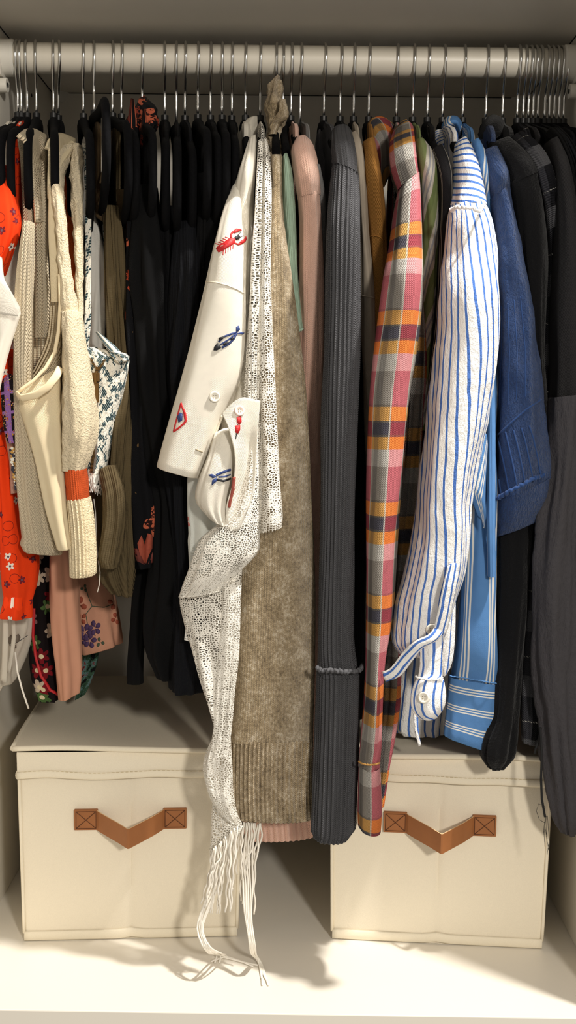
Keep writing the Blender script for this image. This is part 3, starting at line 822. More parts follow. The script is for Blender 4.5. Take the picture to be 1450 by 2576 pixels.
def peach(g, u, v):
    pet, cen, r1, d, r2 = g.flowers(u, v, 17, 5, .36, 1, 1.7); vein = g.noise(g.vec(u, v), 200, 3, .7)
    hue = g.ramp(r2, [(0, '#4b3560'), (.5, '#9c4a33'), (.8, '#5a4270')]); on = g.m('MULTIPLY', pet, g.m('GREATER_THAN', r1, .52))
    c = g.mix(on, '#d0957a', g.mix(g.m('GREATER_THAN', vein, .6), hue, '#8f7a94'))
    st = g.band(g.fr(g.warp(g.m('ADD', u, g.m('MULTIPLY', v, .5)), g.vec(u, v), 30, .05), .13), .48, .5)
    return g.mix(g.m('MULTIPLY', st, g.m('SUBTRACT', 1, on)), c, '#4c5a44')
M_peach = fabric('peach_floral_crepe', colfn=peach, depth=.0002, mottle=.06); M_peachp = fabric('peach_crepe', '#d59c80', depth=.0002, mottle=.05)
M_teal = fabric('dark_green_floral', colfn=lambda g, u, v: g.ramp(g.noise(g.vec(u, v), 75, 3, .7), [(0, '#131416'), (.42, '#3d5a46'), (.52, '#5f7d7c'), (.6, '#7a3a3a'), (.66, '#121214')]), depth=.0003)
def pale(g, u, v):
    pet, cen, r1, d, r2 = g.flowers(u, v, 44, 5, .34, 1, 6.1); return g.mix(g.m('MULTIPLY', pet, g.m('GREATER_THAN', r1, .86)), '#d9dbd4', g.mix(g.m('GREATER_THAN', r2, .5), '#d98a86', '#6f9a70'))
M_pale = fabric('pale_floral_linen', colfn=pale, depth=.0002)
M_tag = mat('white_care_tag', '#e9e6df', .8); M_ink = mat('tag_ink', '#1b1b1d', .8)
M_cord = mat('black_cord', '#0e0e10', .8)

def garment(name, label, cat, px, group=None):
    return thing(name, label, cat, P(px, 290, 0), group)

# ------------------------------------------------------------------ garments, from the orange blouse end to the dark end
# white blouse at the side panel
t = garment('blouse', 'white cotton blouse with a pointed fold, pressed against the orange blouse and side panel', 'blouse', 45)
panel_body('wblouse', .45, M_wcotton, t, .008, .12, .2)
loft('sleeve', [(-32,600,14,600,-.17,.015), (-32,690,6,694,-.215,.012), (-36,735,28,738,-.225,.014), (-40,775,50,778,-.226,.014), (-40,812,44,806,-.226,.014), (-40,870,24,868), (-40,930,6,934), (-40,985,-4,985)], M_wcotton, t, fold=.0012, seed=1)
sheet('cuff_fold', [[(-10,690,-.242), (24,728,-.243), (51,775,-.243)], [(-10,740,-.244), (20,762,-.245), (50,779,-.244)], [(-10,790,-.244), (10,792,-.245), (44,796,-.244)]], M_wcotton, t, m=10, n=14)
loft('side_panel', [(10,540,42,540,-.15,.01), (12,650,48,650,-.165,.01), (14,760,46,760), (14,860,40,860)], M_winside, t, fold=.001)
# sheer cream dress
t = garment('dress', 'sheer cream dress with dark leaf sprig and hanging ties, below the orange blouse', 'dress', 54)
panel_body('sheer', .42, M_sheer, t, .006, .1, .19)
sd = loft('skirt', [(-30,1250,30,1250,-.13,.02), (-30,1450,40,1450,-.135,.025), (-28,1540,78,1545,-.14,.03), (-26,1600,72,1600), (-24,1650,52,1655), (-20,1700,24,1712), (-18,1718,16,1722)], M_sheer, t, fold=.004, fu=3, seed=4)
sheet('tie_ribbon', [[(8,1545,-.18), (22,1545,-.18)], [(6,1630,-.182), (20,1632,-.183)], [(3,1712,-.182), (17,1718,-.182)]], M_sheer, t, m=16, n=4)
sheet('tie_ribbon', [[(26,1550,-.178), (38,1552,-.178)], [(30,1600,-.18), (40,1605,-.18)], [(16,1690,-.18), (26,1692,-.18)]], M_sheer, t, m=16, n=4)
bb = MB(); bb.tube([P(38,1640,-.175), P(44,1690,-.176), P(56,1735,-.176), P(66,1765,-.172), P(72,1782,-.168)], .0011, 6); bb.build('tie_cord', M_yarn, t, True)
motif('leaf_sprig', [sd], [('s', [(24,1624),(40,1618),(56,1608),(70,1598)], .0006, 0), ('p', [(24,1622),(20,1606),(28,1596),(34,1606),(32,1618)], 1), ('p', [(40,1617),(38,1600),(46,1594),(52,1602),(48,1613)], 1), ('p', [(26,1626),(32,1632),(40,1630),(40,1622),(30,1620)], 1)], [M_inkthread, mat('taupe_embroidery', '#6d6358', .7)], sd)
# orange-red blouse
t = garment('blouse', 'orange-red blouse with small flowers and a gathered puff cuff', 'blouse', 69)
panel_body('orange', .5, M_orange, t, .008, .13, .2)
loft('yoke', [(-14,420,14,415,-.16,.012), (-10,470,34,468,-.18,.012), (-8,540,50,545,-.188,.013), (-12,600,46,590,-.19,.012), (-14,650,26,640), (-14,692,6,690)], M_orange, t, fold=.002, seed=3)
loft('sleeve', [(-8,880,40,880,-.17,.018), (-6,1000,42,1000,-.175,.02), (-4,1130,47,1120,-.18,.022), (-2,1230,56,1220), (0,1330,70,1322,-.183,.026), (3,1410,88,1400), (7,1460,88,1455), (12,1490,82,1490,-.183,.02), (14,1506,76,1506,-.183,.017), (10,1518,76,1518,-.183,.02), (8,1546,78,1548,-.183,.024)], M_orange, t, fold=.003, fu=2.6, seed=5)
# beaded top
t = garment('top', 'purple and black beaded embroidered top beside the orange blouse', 'top', 80)
loft('embroidered_panel', [(8,955,30,940,-.205,.006), (2,980,42,972,-.21,.008), (6,1040,45,1035), (12,1090,45,1090), (20,1112,44,1112)], M_bead, t, fold=.0008, seed=2, n=40)
loft('lower_panel', [(14,1100,44,1100,-.2,.007), (24,1160,48,1155), (28,1240,50,1235)], M_rose, t, n=40)
bb = MB()
for i in range(46):
    tt = i/45; x = 31+14*tt+5*math.sin(i*2.4); y = 1128+105*tt
    h = P(x, y, -.211); bb.cyl(h, (0, -1, .2), .0016+.0006*math.sin(i*1.7), .0014, 7, i % 3)
bb.build('bead_trim', [mat('clear_bead', '#dcd7c8', .25), mat('amber_bead', '#b98d45', .3), mat('dark_bead', '#2c2a36', .3)], t)
# cream knitted vest
t = garment('knit_vest', 'cream pointelle-knit sleeveless vest with deep armhole and rolled hem', 'vest', 92)
panel_body('vest', .60, M_vest, t, .008, .10, .2, ztop=-.10)
loft('shoulder_strap', [(44,346,100,336,-.11,.006), (60,350,110,345,-.125,.006), (76,372,113,372,-.14,.006), (83,420,115,420,-.155,.006), (87,500,118,500,-.172,.006), (90,600,121,600,-.182,.006), (92,720,124,720,-.186,.006), (90,850,122,850)], M_vest, t, fold=.001, hem=False, crease=.0008)
sheet('strap_fold', [[(44,340,-.19), (60,328,-.165), (86,326,-.125), (114,342,-.09)], [(62,356,-.185), (76,344,-.16), (94,342,-.13), (116,354,-.1)], [(74,390,-.178), (86,386,-.165), (98,386,-.15), (117,392,-.125)], [(83,450,-.18), (92,450,-.175), (104,450,-.165), (119,450,-.15)], [(88,560,-.188), (98,560,-.186), (108,560,-.18), (121,560,-.172)]], M_vest, t, m=36, n=22, thick=.005, fold=.001)
loft('front_strap', [(44,352,62,345,-.13,.005), (52,400,76,396,-.15,.006), (56,470,80,470,-.165,.006), (60,540,84,540,-.175,.006), (56,600,86,600,-.18,.008)], M_vest, t, fold=.001, hem=False)
loft('armhole_lining', [(70,570,118,560,-.14,.01), (66,700,124,700,-.15,.01), (70,850,126,850), (72,980,124,980)], M_vestrib, t, fold=.001)
loft('front', [(60,560,84,560,-0.196,.012), (48,660,84,650,-0.203,.014), (43,740,82,740,-0.206,.015), (40,850,80,860,-0.208,.017), (40,950,84,985,-0.208,.018), (43,1080,118,1080,-0.206,.02), (47,1200,132,1200), (55,1310,148,1310), (60,1352,154,1358,-0.206,.018), (56,1368,158,1376,-0.206,.021), (64,1384,156,1392,-0.206,.018)], M_vest, t, fold=.002, seed=8)
# cream camisole
t = garment('camisole', 'cream cotton camisole with bound neckline between the knit vest and terry vest', 'camisole', 135)
panel_body('cami', .58, M_camiU, t, .006, .1, .19, ztop=-.11)
loft('shoulder_strap', [(116,356,176,352,-.10,.005), (122,352,190,360,-.11,.006), (128,378,176,384,-.14,.005), (124,430,150,430,-.17,.004), (122,520,142,520,-.19,.003), (122,600,144,600,-.2,.003), (126,690,150,690,-.205,.003), (128,760,152,760)], M_camiU, t, hem=False)
cf = loft('front', [(42,988,150,925,-.214,.010), (50,1030,154,1000,-.217,.014), (68,1085,158,1080,-.219,.015), (94,1180,164,1180), (118,1285,174,1285), (146,1379,188,1377)], M_camiU, t, fold=.0015, seed=9)
sheet('neckline_inside', [[(127,750,-.195), (140,752,-.198), (150,752,-.2)], [(118,850,-.193), (135,860,-.197), (152,850,-.2)], [(84,930,-.194), (120,925,-.2), (152,905,-.2)], [(44,986,-.206), (100,960,-.206), (152,920,-.203)]], M_vestrib, t, m=20, n=12)
bb = MB()
bb.tube([P(x, y, Y) for x, y, Y in ((150,690,-.212), (152,760,-.213), (148,830,-.216), (138,885,-.221), (115,925,-.226), (84,958,-.230), (56,978,-.232), (43,988,-.232))], .0020, 8); bb.build('neck_binding', M_camiU, t, True)
bb = MB(); bb.tube([P(x, y, Y) for x, y, Y in ((43,991,-.232), (56,1002,-.237), (90,994,-.240), (122,972,-.239), (142,946,-.236), (152,926,-.228))], .0042, 8, 0, (.35, 1)); bb.build('neck_facing', M_camiU, t, True)
sheet('strap_fold', [[(114,372,-.185), (124,348,-.165), (150,337,-.12), (188,352,-.08)], [(124,378,-.18), (134,360,-.16), (156,350,-.13), (186,368,-.1)], [(126,420,-.178), (136,412,-.165), (150,405,-.15), (168,420,-.13)], [(124,500,-.185), (132,500,-.18), (138,500,-.178), (146,500,-.17)]], M_camiU, t, m=26, n=20, thick=.004, fold=.0008)
# terry vest with orange stripe
t = garment('knit_vest', 'cream fuzzy terry-knit vest with an orange stripe and ribbed hem', 'vest', 149)
panel_body('terry', .58, M_terry, t, .010, .1, .19, ztop=-.11)
loft('armhole_edge', [(192,361,198,398,-.12,.008), (168,366,184,402,-.13,.010), (148,380,172,416,-.145,.011), (135,404,163,432,-.16,.011), (131,440,160,450,-.172,.010), (134,500,162,500,-.19,.009), (140,560,166,560,-.2,.009), (147,660,176,660,-.205,.010), (153,740,188,740,-.208,.011), (158,800,200,800,-.208,.012)], M_terry, t, crease=.0025, cscale=110, hem=False)
loft('back_strap', [(184,364,206,366,-.12,.010), (180,392,208,388,-.135,.010), (177,425,208,420,-.15,.009), (180,500,209,500,-.17,.009), (186,600,208,600,-.18,.009), (192,700,208,700,-.185,.009), (192,790,210,790)], M_terry, t, crease=.0025, cscale=110, hem=False)
loft('armhole_inside', [(160,440,180,440,-.12,.006), (164,560,190,560,-.15,.006), (175,680,196,680,-.165,.006), (182,770,198,770)], M_orangel, t)
tb = loft('front', [(157,785,206,785,-.207,.018), (160,860,213,860,-.21,.024), (161,940,228,940,-.21,.03), (162,1020,241,1020,-.21,.034), (162,1080,243,1080,-.21,.034), (162,1130,236,1130,-.21,.03), (164,1182,216,1182,-.21,.024)], M_terry, t, crease=.0022, cscale=110, n=72, hem=False, fold=.0015)
loft('stripe_band', [(164,1179,216,1179,-.211,.0235), (167,1215,220,1215), (171,1256,223,1252)], M_orangel if False else fabric('orange_terry', '#fb6a34', weave='knit', per=.0026, depth=.0010, mottle=.08), t, n=64, hem=False, captop=False, crease=.0008, cscale=120)
loft('ribbed_hem', [(171,1253,224,1250,-.211,.0235), (175,1300,232,1300), (178,1370,238,1370), (180,1445,239,1443)], fabric('cream_terry_rib', '#ecdab6', weave='terry', depth=.0014), t, n=160, rib=(.0040, .0011), captop=False)
bb = MB(); bb.tube([P(x, y, -.18) for x, y in ((236,1255), (240,1290), (243,1360), (246,1400), (252,1440), (250,1470), (245,1490))], .0006, 6); bb.build('loose_thread', M_yarn, t, True)
# zip top
t = garment('top', 'white top with blue brush print, brass zip and frayed hem', 'top', 210)
panel_body('zip', .60, M_winside, t, .007, .08, .18, ztop=-.10)
sheet('shoulder_strap', [[(207,362,-.10), (232,356,-.09)], [(212,420,-.14), (232,420,-.135)], [(214,540,-.165), (230,540,-.165)], [(216,700,-.175), (229,700,-.175)], [(213,800,-.178), (229,800,-.178)], [(206,880,-.182), (222,885,-.182)]], M_print, t, m=40, n=6, thick=.002)
sheet('back_strap', [[(268,350,-.03), (280,352,-.03)], [(262,480,-.09), (270,480,-.09)], [(258,560,-.12), (267,560,-.12)], [(266,680,-.13), (273,680,-.13)], [(268,760,-.13), (272,760,-.13)]], M_print, t, m=30, n=4, thick=.002)
loft('lining', [(224,520,236,520,-.12,.004), (226,600,254,590,-.13,.006), (226,680,271,680,-.135,.008), (226,760,264,760,-.138,.008), (226,860,260,860), (226,960,262,960)], M_winside, t, fold=.003, fu=1.6, seed=4)
zb = loft('front', [(206,872,272,880,-.176,.009), (205,905,322,893,-.178,.014), (210,950,318,950,-.178,.018), (212,1020,302,1020), (214,1090,285,1090), (216,1150,272,1150), (222,1205,262,1208)], M_print, t, fold=.0015, seed=6)
loft('neck_frill', [(268,872,284,868,-.168,.006), (272,888,300,884,-.185,.007), (280,902,320,892,-.19,.008), (296,915,322,905,-.19,.006)], M_print, t, crease=.004, cscale=120)
zp = [(246,925), (243,965), (241,1010), (243,1050), (240,1100), (236,1150), (232,1190)]
tape = stroke('zip_tape', zb, zp, .0028, M_tape, t, 6, -.001)
bb = MB(); q = stroke_pts(zb, zp, 3.2, .0022)
for i in range(len(q)-1): 
    c = q[i]; bb.box((c.x-.0014, c.y-.0010, c.z-.0004), (c.x+.0014, c.y+.0010, c.z+.0005))
q1 = stroke_pts(zb, [(230,903), (236,915), (246,930)], 3.2, .0016) + stroke_pts(zb, [(265,905), (258,918), (248,932)], 3.2, .0016)
for c in q1: bb.box((c.x-.0013, c.y-.001, c.z-.0004), (c.x+.0013, c.y+.001, c.z+.0005))
bb.build('zip_teeth', M_brass, t)
bb = MB(); c = surf(zb, 243, 952, .002)[0]
bb.box((c.x-.0042, c.y-.003, c.z-.004), (c.x+.0042, c.y+.001, c.z+.006)); bb.box((c.x-.0018, c.y-.0045, c.z-.006), (c.x+.0018, c.y-.002, c.z+.006))
bb.box((c.x-.0036, c.y-.004, c.z-.026), (c.x+.0036, c.y-.0024, c.z-.005)); o = bb.build('zip_slider', M_brass, t); o.modifiers.new('b', 'BEVEL').width = .0006
bb = MB()
for i in range(40):
    c = surf(zb, 224+36*i/39, 1196, .0006)
    if c:
        p = c[0]; bb.tube([p, p+Vector((random.uniform(-.002,.002), random.uniform(-.003,.001), -.008)), p+Vector((random.uniform(-.004,.004), random.uniform(-.004,.001), -random.uniform(.013,.022)))], .0004, 4)
bb.build('frayed_hem', M_winside, t)
# peach flowered skirt, dark floral skirt
t = garment('skirt', 'peach crepe skirt with purple and rust flowers hanging over the box lid', 'skirt', 236)
panel_body('peach', .72, M_brown, t, .005, .12, .18, name='waistband')
loft('front_panel', [(128,1200,182,1200,-.14,.02), (126,1380,186,1380,-.145,.022), (130,1480,192,1480), (134,1560,196,1560), (138,1640,202,1635), (144,1700,206,1690), (150,1757,204,1736)], M_peachp, t, fold=.003, fu=1.8, seed=3)
pk = loft('back_panel', [(178,1180,240,1180,-.06,.02), (182,1380,250,1380,-.065,.025), (186,1460,272,1450,-.07,.028), (190,1540,290,1525), (196,1600,302,1580), (200,1640,309,1612)], M_peachp, t, fold=.004, fu=2.2, seed=12)
def blossom(x, y, r, n, ph, mi):
    out = []
    for k in range(n):
        a = ph+2*math.pi*k/n; c, s_ = math.cos(a), math.sin(a)
        out.append(('p', [(x+r*(f*c-w*s_), y+r*(f*s_+w*c)*1.15) for f, w in ((.1, 0), (.45, -.32), (.85, -.28), (1, 0), (.85, .28), (.45, .32))], mi))
    return out
pr = [('s', [(214,1470),(222,1500),(232,1525),(262,1528),(284,1520)], .0007, 2), ('s', [(232,1525),(216,1545),(222,1580),(240,1600)], .0007, 2)]
for x, y, r, n, ph, mi in ((200,1522,20,4,.3,1), (205,1556,15,4,.9,1), (286,1516,16,4,.2,1), (292,1556,14,4,1.2,1), (214,1590,20,5,.1,0), (238,1580,18,5,.7,0), (226,1612,18,5,1.1,0), (204,1612,14,5,.4,0), (212,1480,10,3,.9,2), (252,1616,12,3,.2,2)): pr += blossom(x, y, r, n, ph, mi)
motif('embroidered_flowers', [pk], pr, [mat('purple_petal', '#4a3358', .8, nscale=300, namt=.3), mat('rust_petal', '#94462f', .8, nscale=300, namt=.3), mat('green_stem', '#46523f', .8)], pk)
t = garment('skirt', 'dark red paisley skirt with red piping hanging over the box corner', 'skirt', 120)
pz = loft('body', [(92,1180,135,1180,-.12,.02), (88,1380,134,1380,-.125,.022), (82,1480,140,1480), (78,1580,146,1580), (74,1650,150,1650), (80,1710,154,1715), (98,1750,152,1754)], M_pais, t, fold=.003, seed=15)
stroke('piping', pz, [(86,1530), (84,1600), (90,1650), (104,1700), (126,1735), (146,1748)], .0018, M_redpipe, t)
t = garment('skirt', 'dark green and teal flowered skirt edge behind the peach skirt', 'skirt', 245)
loft('hem', [(205,1520,245,1520,-.02,.012), (206,1620,252,1610,-.022,.014), (204,1680,246,1660), (200,1730,228,1715), (196,1752,215,1742)], M_teal, t, fold=.003, seed=5)
# olive-brown knit and brown camisole
t = garment('knit_blouse', 'olive-brown draped knit top beside the brush-print zip top', 'top', 283)
panel_body('olive', .58, M_olive, t, .007, .1, .18)
loft('front', [(262,520,300,520,-.14,.01), (266,640,312,640,-.15,.014), (270,780,322,780), (276,900,326,900), (282,980,326,980,-.155,.018), (270,1060,326,1060,-.16,.022), (258,1150,328,1150), (250,1250,332,1250,-.16,.028), (244,1340,336,1340), (248,1400,334,1400,-.16,.026), (262,1450,330,1450,-.16,.02), (290,1492,325,1496,-.16,.012)], M_olive, t, fold=.006, fu=2.4, fv=7, seed=21)
loft('drape', [(252,1180,290,1170,-.19,.008), (262,1240,310,1225,-.195,.012), (262,1300,318,1290), (256,1360,308,1360), (250,1405,296,1412), (262,1424,290,1426)], M_olive, t, fold=.004, fu=2.5, seed=22)
t = garment('camisole', 'brown strappy camisole between the olive knit and black floral dress', 'camisole', 306)
panel_body('brown', .62, M_brown, t, .006, .1, .18)
for pts in ([[(262,470,-.12), (276,470,-.12)], [(240,540,-.14), (268,545,-.14)], [(262,560,-.145), (290,560,-.145)]], [[(270,330,-.06), (284,330,-.06)], [(262,400,-.1), (276,400,-.1)], [(250,460,-.13), (264,460,-.13)]]):
    sheet('strap', pts, M_brown, t, m=20, n=6, thick=.0015)
loft('front', [(292,480,330,480,-.12,.01), (300,640,336,640,-.125,.012), (318,900,338,900), (320,1150,340,1150)], M_brown, t, fold=.002, seed=3)
# dark flowered scarf
t = garment('scarf', 'dark silk scarf with coral flowers knotted around a hanger neck', 'scarf', 358)
def ball(name, mt, parent, c, r, seed, am=.25, fq=60, twist=0):
    vs = []; fs = []; uvs = []; nu, nv = 40, 24; uv = []
    for j in range(nv+1):
        ph = math.pi*j/nv
        for i in range(nu):
            th = 2*math.pi*i/nu; d = Vector((math.sin(ph)*math.cos(th), math.sin(ph)*math.sin(th), math.cos(ph)))
            k = 1+am*noise.noise(d*2.2+Vector((seed, 0, twist*d.z)))+.10*math.sin(th*5+d.z*6+seed)
            vs.append(Vector(c)+Vector((d.x*r[0], d.y*r[1], d.z*r[2]))*k); uv.append((i/nu*6.28*r[0], ph*r[2]))
    for j in range(nv):
        for i in range(nu):
            a, b, c_, d_ = j*nu+i, j*nu+(i+1) % nu, (j+1)*nu+(i+1) % nu, (j+1)*nu+i
            fs.append((a, d_, c_, b)); uvs.append((uv[a], uv[d_], uv[c_], uv[b]))
    return link(name, mesh(name, vs, fs, True, uvs), mt, parent)
loft('knot', [(352,252,362,244,-.03,.004), (342,262,378,258,-.035,.012), (330,280,392,278,-.04,.018), (324,296,393,300,-.045,.02), (322,318,390,322,-.05,.018), (334,336,380,340,-.055,.012)], M_scarf, t, crease=.006, cscale=45, fold=.004, fu=3, seed=31, hem=False)
loft('tail', [(322,300,346,306,-.06,.006), (318,325,350,330,-.065,.006), (320,345,348,352)], M_scarf, t, crease=.003)
loft('tail', [(350,305,384,312,-.07,.006), (352,340,380,345,-.075,.006), (356,372,378,378)], M_scarf, t, crease=.003)
# black floral dress
t = garment('dress', 'black dress with coral blossoms beside the olive knit top', 'dress', 365)
panel_body('floral', .55, M_black3, t, .008, .12, .19)
fl = loft('skirt', [(322,560,360,560,-.15,.012), (320,760,362,760,-.155,.014), (320,880,364,880), (322,1000,368,1000), (326,1120,372,1120,-.155,.018), (328,1230,390,1230,-.155,.022), (328,1320,404,1310,-.155,.026), (332,1385,404,1375,-.155,.024), (346,1426,396,1422,-.155,.016)], M_bfloral, t, fold=.004, seed=33)
cor, cor2 = mat('coral_petal', '#93402b', .8, nscale=300, namt=.3), mat('dark_coral_petal', '#63261c', .8, nscale=300, namt=.3)
motif('blossom', [fl], [('p', [(366,1420),(350,1400),(345,1365),(356,1345),(366,1375)], 0), ('p', [(368,1420),(364,1370),(372,1340),(384,1345),(382,1380)], 0), ('p', [(372,1420),(386,1385),(398,1370),(400,1395),(390,1415)], 1), ('p', [(364,1422),(346,1412),(336,1385),(344,1378),(356,1400)], 1)], [cor, cor2], fl)
loft('tie', [(338,1390,378,1390,-.13,.006), (332,1500,370,1500,-.132,.007), (326,1610,364,1610), (321,1690,359,1690,-.132,.008), (321,1717,360,1716)], M_black1, t, fold=.001, seed=2)
# plain black tops
GT = 'plain black tops'
def black(key, px, rows, mt, name, label, cat, zb=.5, seed=0, th=.008, extra=None):
    t = garment(name, label, cat, px); panel_body(key, zb, mt, t, th, .15, .19, seed=seed)
    o = loft('front', rows, mt, t, fold=.0045, fu=2.4, seed=seed); return t, o
black('b1', 415, [(330,470,398,470,-.15,.015), (332,600,410,600,-.155,.02), (336,800,420,800), (345,1000,430,1000), (365,1160,450,1160), (388,1260,470,1260), (380,1400,482,1400,-.155,.026), (366,1540,484,1550), (364,1630,482,1640), (392,1695,474,1705)], M_black1, 'dress', 'plain black cotton dress with curved hem, beside the black floral dress', 'dress', .5, 41)
black('b2', 444, [(392,520,436,520,-.14,.014), (398,700,440,700,-.15,.016), (404,900,446,900), (410,1100,452,1100), (420,1240,462,1240)], M_black3, 'camisole', 'black crepe camisole between two plain black dresses', 'camisole', .6, 42)
t, o = black('b3', 466, [(440,560,500,560,-.15,.015), (436,700,500,700,-.165,.02), (434,900,486,900), (430,1060,480,1060), (424,1180,486,1180,-.17,.022), (430,1300,484,1300), (440,1420,480,1420), (434,1540,510,1540), (430,1650,522,1650,-.17,.024), (428,1700,522,1710), (432,1736,516,1730)], M_black2, 'dress', 'ink-black jersey dress with a white care tag at its side', 'dress', .5, 43)
tg = sheet('care_tag', [[(467,1580,-.205), (484,1580,-.207)], [(464,1610,-.206), (484,1616,-.208)]], M_tag, t, m=6, n=6, thick=.0006)
cu = bpy.data.curves.new('tag_print', 'FONT'); cu.body = 'AR'; cu.size = .0075; cu.extrude = .0002
tmp = bpy.data.objects.new('tmp', cu); COL.objects.link(tmp); dg = bpy.context.evaluated_depsgraph_get()
me = bpy.data.meshes.new_from_object(tmp.evaluated_get(dg)); me.name = 'tag_print'; bpy.data.objects.remove(tmp); bpy.data.curves.remove(cu)
me.transform(Matrix.Translation(P(481, 1606, -.2095)) @ Matrix.Rotation(math.radians(-84), 4, 'Y') @ Matrix.Rotation(math.pi/2, 4, 'X')); me.materials.clear()
link('tag_print', me, M_ink, tg)
stroke('tag_line', tg, [(466,1606), (482,1611)], .0002, M_ink, tg, 4)
black('b4', 498, [(500,440,530,440,-.14,.012), (496,560,538,560,-.155,.014), (490,700,530,700), (484,900,520,900), (478,1100,510,1100)], M_black1, 'tank_top', 'black cotton tank top next to the ink-black jersey dress', 'top', .6, 44)
black('b5', 530, [(530,430,556,430,-.14,.011), (526,560,560,560,-.15,.012), (520,720,545,720), (505,900,530,900)], M_black3, 'tank_top', 'black crepe tank top second from the white embroidered shirt', 'top', .62, 45)
black('b6', 559, [(552,400,576,390,-.12,.010), (545,500,580,490,-.15,.011), (536,600,566,590), (520,720,546,720)], M_black2, 'blouse', 'ink-black jersey blouse beside the white embroidered shirt', 'blouse', .62, 46)
black('b7', 584, [(576,400,598,395,-.11,.009), (566,470,600,460,-.13,.010), (556,560,590,550), (540,660,580,650)], M_black1, 'tank_top', 'black cotton tank top pressed against the white embroidered shirt', 'top', .62, 47)
# pale floral dress behind the embroidered shirt
t = garment('dress', 'pale linen dress with pink and green flowers behind the white embroidered shirt', 'dress', 600)
loft('skirt', [(486,1100,560,1100,-.192,.005), (474,1190,560,1190,-.2,.006), (474,1280,560,1280), (478,1345,560,1345), (476,1352,560,1352), (480,1420,560,1420), (484,1490,560,1490)], M_pale, t, fold=.0025, seed=51)
# white shirt with embroidered sea creatures
t = garment('shirt', 'white short-sleeved shirt embroidered with red lobsters and navy fish', 'shirt', 618)
panel_body('lobster', .58, M_wlinen, t, .012, .10, .19, seed=60)
sheet('collar', [[(622,300,-.03), (636,293,-.035), (647,293,-.03)], [(604,330,-.05), (628,318,-.06), (648,322,-.045)], [(590,368,-.065), (615,352,-.075), (647,352,-.055)], [(602,412,-.075), (616,380,-.082), (646,358,-.06)]], M_wlinen, t, m=20, n=16, thick=.002, fold=.001)
loft('shoulder', [(626,356,645,345,-.06,.012), (614,395,645,385,-.09,.02), (600,450,643,440,-.13,.03), (588,520,641,520,-.15,.04), (600,600,641,600,-.165,.04), (604,760,636,760), (598,900,632,900), (590,990,640,990)], M_wlinen, t, fold=.002, seed=61)
lf = loft('sleeve', [(612,408,632,400,-.10,.012), (586,475,626,465,-.15,.022), (560,545,616,540,-.185,.026), (540,620,616,620,-.2,.028), (517,716,615,728,-.205,.03), (488,825,615,845,-.205,.03), (461,930,604,950,-.205,.029), (441,1010,572,1030,-.205,.028), (420,1090,545,1115,-.205,.027), (398,1172,513,1203,-.205,.027)], M_wlinen, t, fold=.0025, fu=1.6, fv=6, seed=62, n=72)
stroke('sleeve_seam', lf, [(519,708), (545,711), (572,718), (596,728), (613,738)], .0006, M_thread, lf)
stroke('cuff_edge', lf, [(513,1198), (521,1160), (530,1120), (545,1080), (557,1045)], .0010, M_thread, lf)
fr = loft('front', [(596,960,640,950,-.186,.016), (566,1030,650,1005,-.19,.018), (556,1060,652,1040,-.192,.02), (548,1110,648,1100,-.195,.022), (520,1180,645,1180,-.195,.024), (502,1235,640,1240,-.195,.026), (515,1285,625,1290,-.195,.022), (560,1325,600,1330,-.195,.012)], M_wlinen, t, fold=.004, fu=1.5, fv=10, seed=63, n=64)
fl2 = sheet('front_placket', [[(560,1042,-.226), (588,1012,-.228), (612,1000,-.229), (655,1008,-.224)], [(576,1080,-.236), (600,1060,-.232), (628,1070,-.225), (651,1060,-.224)], [(592,1140,-.238), (606,1130,-.228), (626,1130,-.22), (648,1130,-.224)], [(588,1210,-.234), (600,1205,-.224), (620,1210,-.222), (643,1200,-.226)], [(572,1270,-.232), (590,1275,-.226), (612,1270,-.226), (633,1255,-.228)], [(566,1328,-.226), (580,1336,-.232), (600,1330,-.235), (622,1290,-.23)]], M_wlinen, t, m=50, n=36, thick=.0016, fold=.001)
lower = loft('front_fold', [(540,1090,585,1075,-.215,.008), (528,1140,592,1135,-.222,.012), (508,1195,586,1200,-.224,.014), (496,1240,574,1250,-.224,.014), (500,1270,570,1290,-.224,.012), (530,1305,572,1325,-.224,.008)], M_wlinen, t, fold=.003, seed=64)
button([lf], 540, 998, .0058, M_pearl, lf, M_hole); button([fl2], 602, 1034, .0056, M_pearlpink, fl2, M_hole)
stroke('buttonhole', lf, [(492,1130), (509,1137)], .0007, mat('buttonhole_thread', '#a89a80', .9), lf)
def lobs(x0, y0, ang, k, flip=1):
    def T(a, b): 
        b *= flip; c, s_ = math.cos(ang), math.sin(ang); return (x0+k*(a*c-b*s_), y0+k*(a*s_+b*c))
    pr = [('p', [T(*q) for q in ((-42,-7),(-30,-9),(-14,-9),(0,-10),(12,-9),(20,-4),(20,4),(12,9),(0,10),(-14,9),(-30,9),(-42,7))], 0),
          ('p', [T(*q) for q in ((-40,-8),(-50,-12),(-54,-4),(-54,4),(-50,12),(-40,8))], 0)]
    for i in range(5):
        a = -26+i*8
        for s_ in (-1, 1): pr.append(('s', [T(a, s_*8), T(a-4, s_*14), T(a-8, s_*19)], .0006, 0))
    for s_ in (-1, 1):
        pr.append(('s', [T(10, s_*8), T(16, s_*17), T(26, s_*20)], .0012, 0))
        pr.append(('p', [T(*q) for q in ((22,s_*14),(30,s_*12),(40,s_*13),(46,s_*9),(44,s_*17),(34,s_*23),(24,s_*22))], 0))
    pr += [('p', [T(*q) for q in ((18,-5),(30,-6),(32,0),(30,6),(18,5))], 1), ('s', [T(28,-4), T(42,-7)], .0005, 1), ('s', [T(28,4), T(42,5)], .0005, 1)]
    return pr
motif('embroidered_lobster', [lf], lobs(578, 610, math.radians(-33), .92), [M_redthread, M_inkthread], lf)
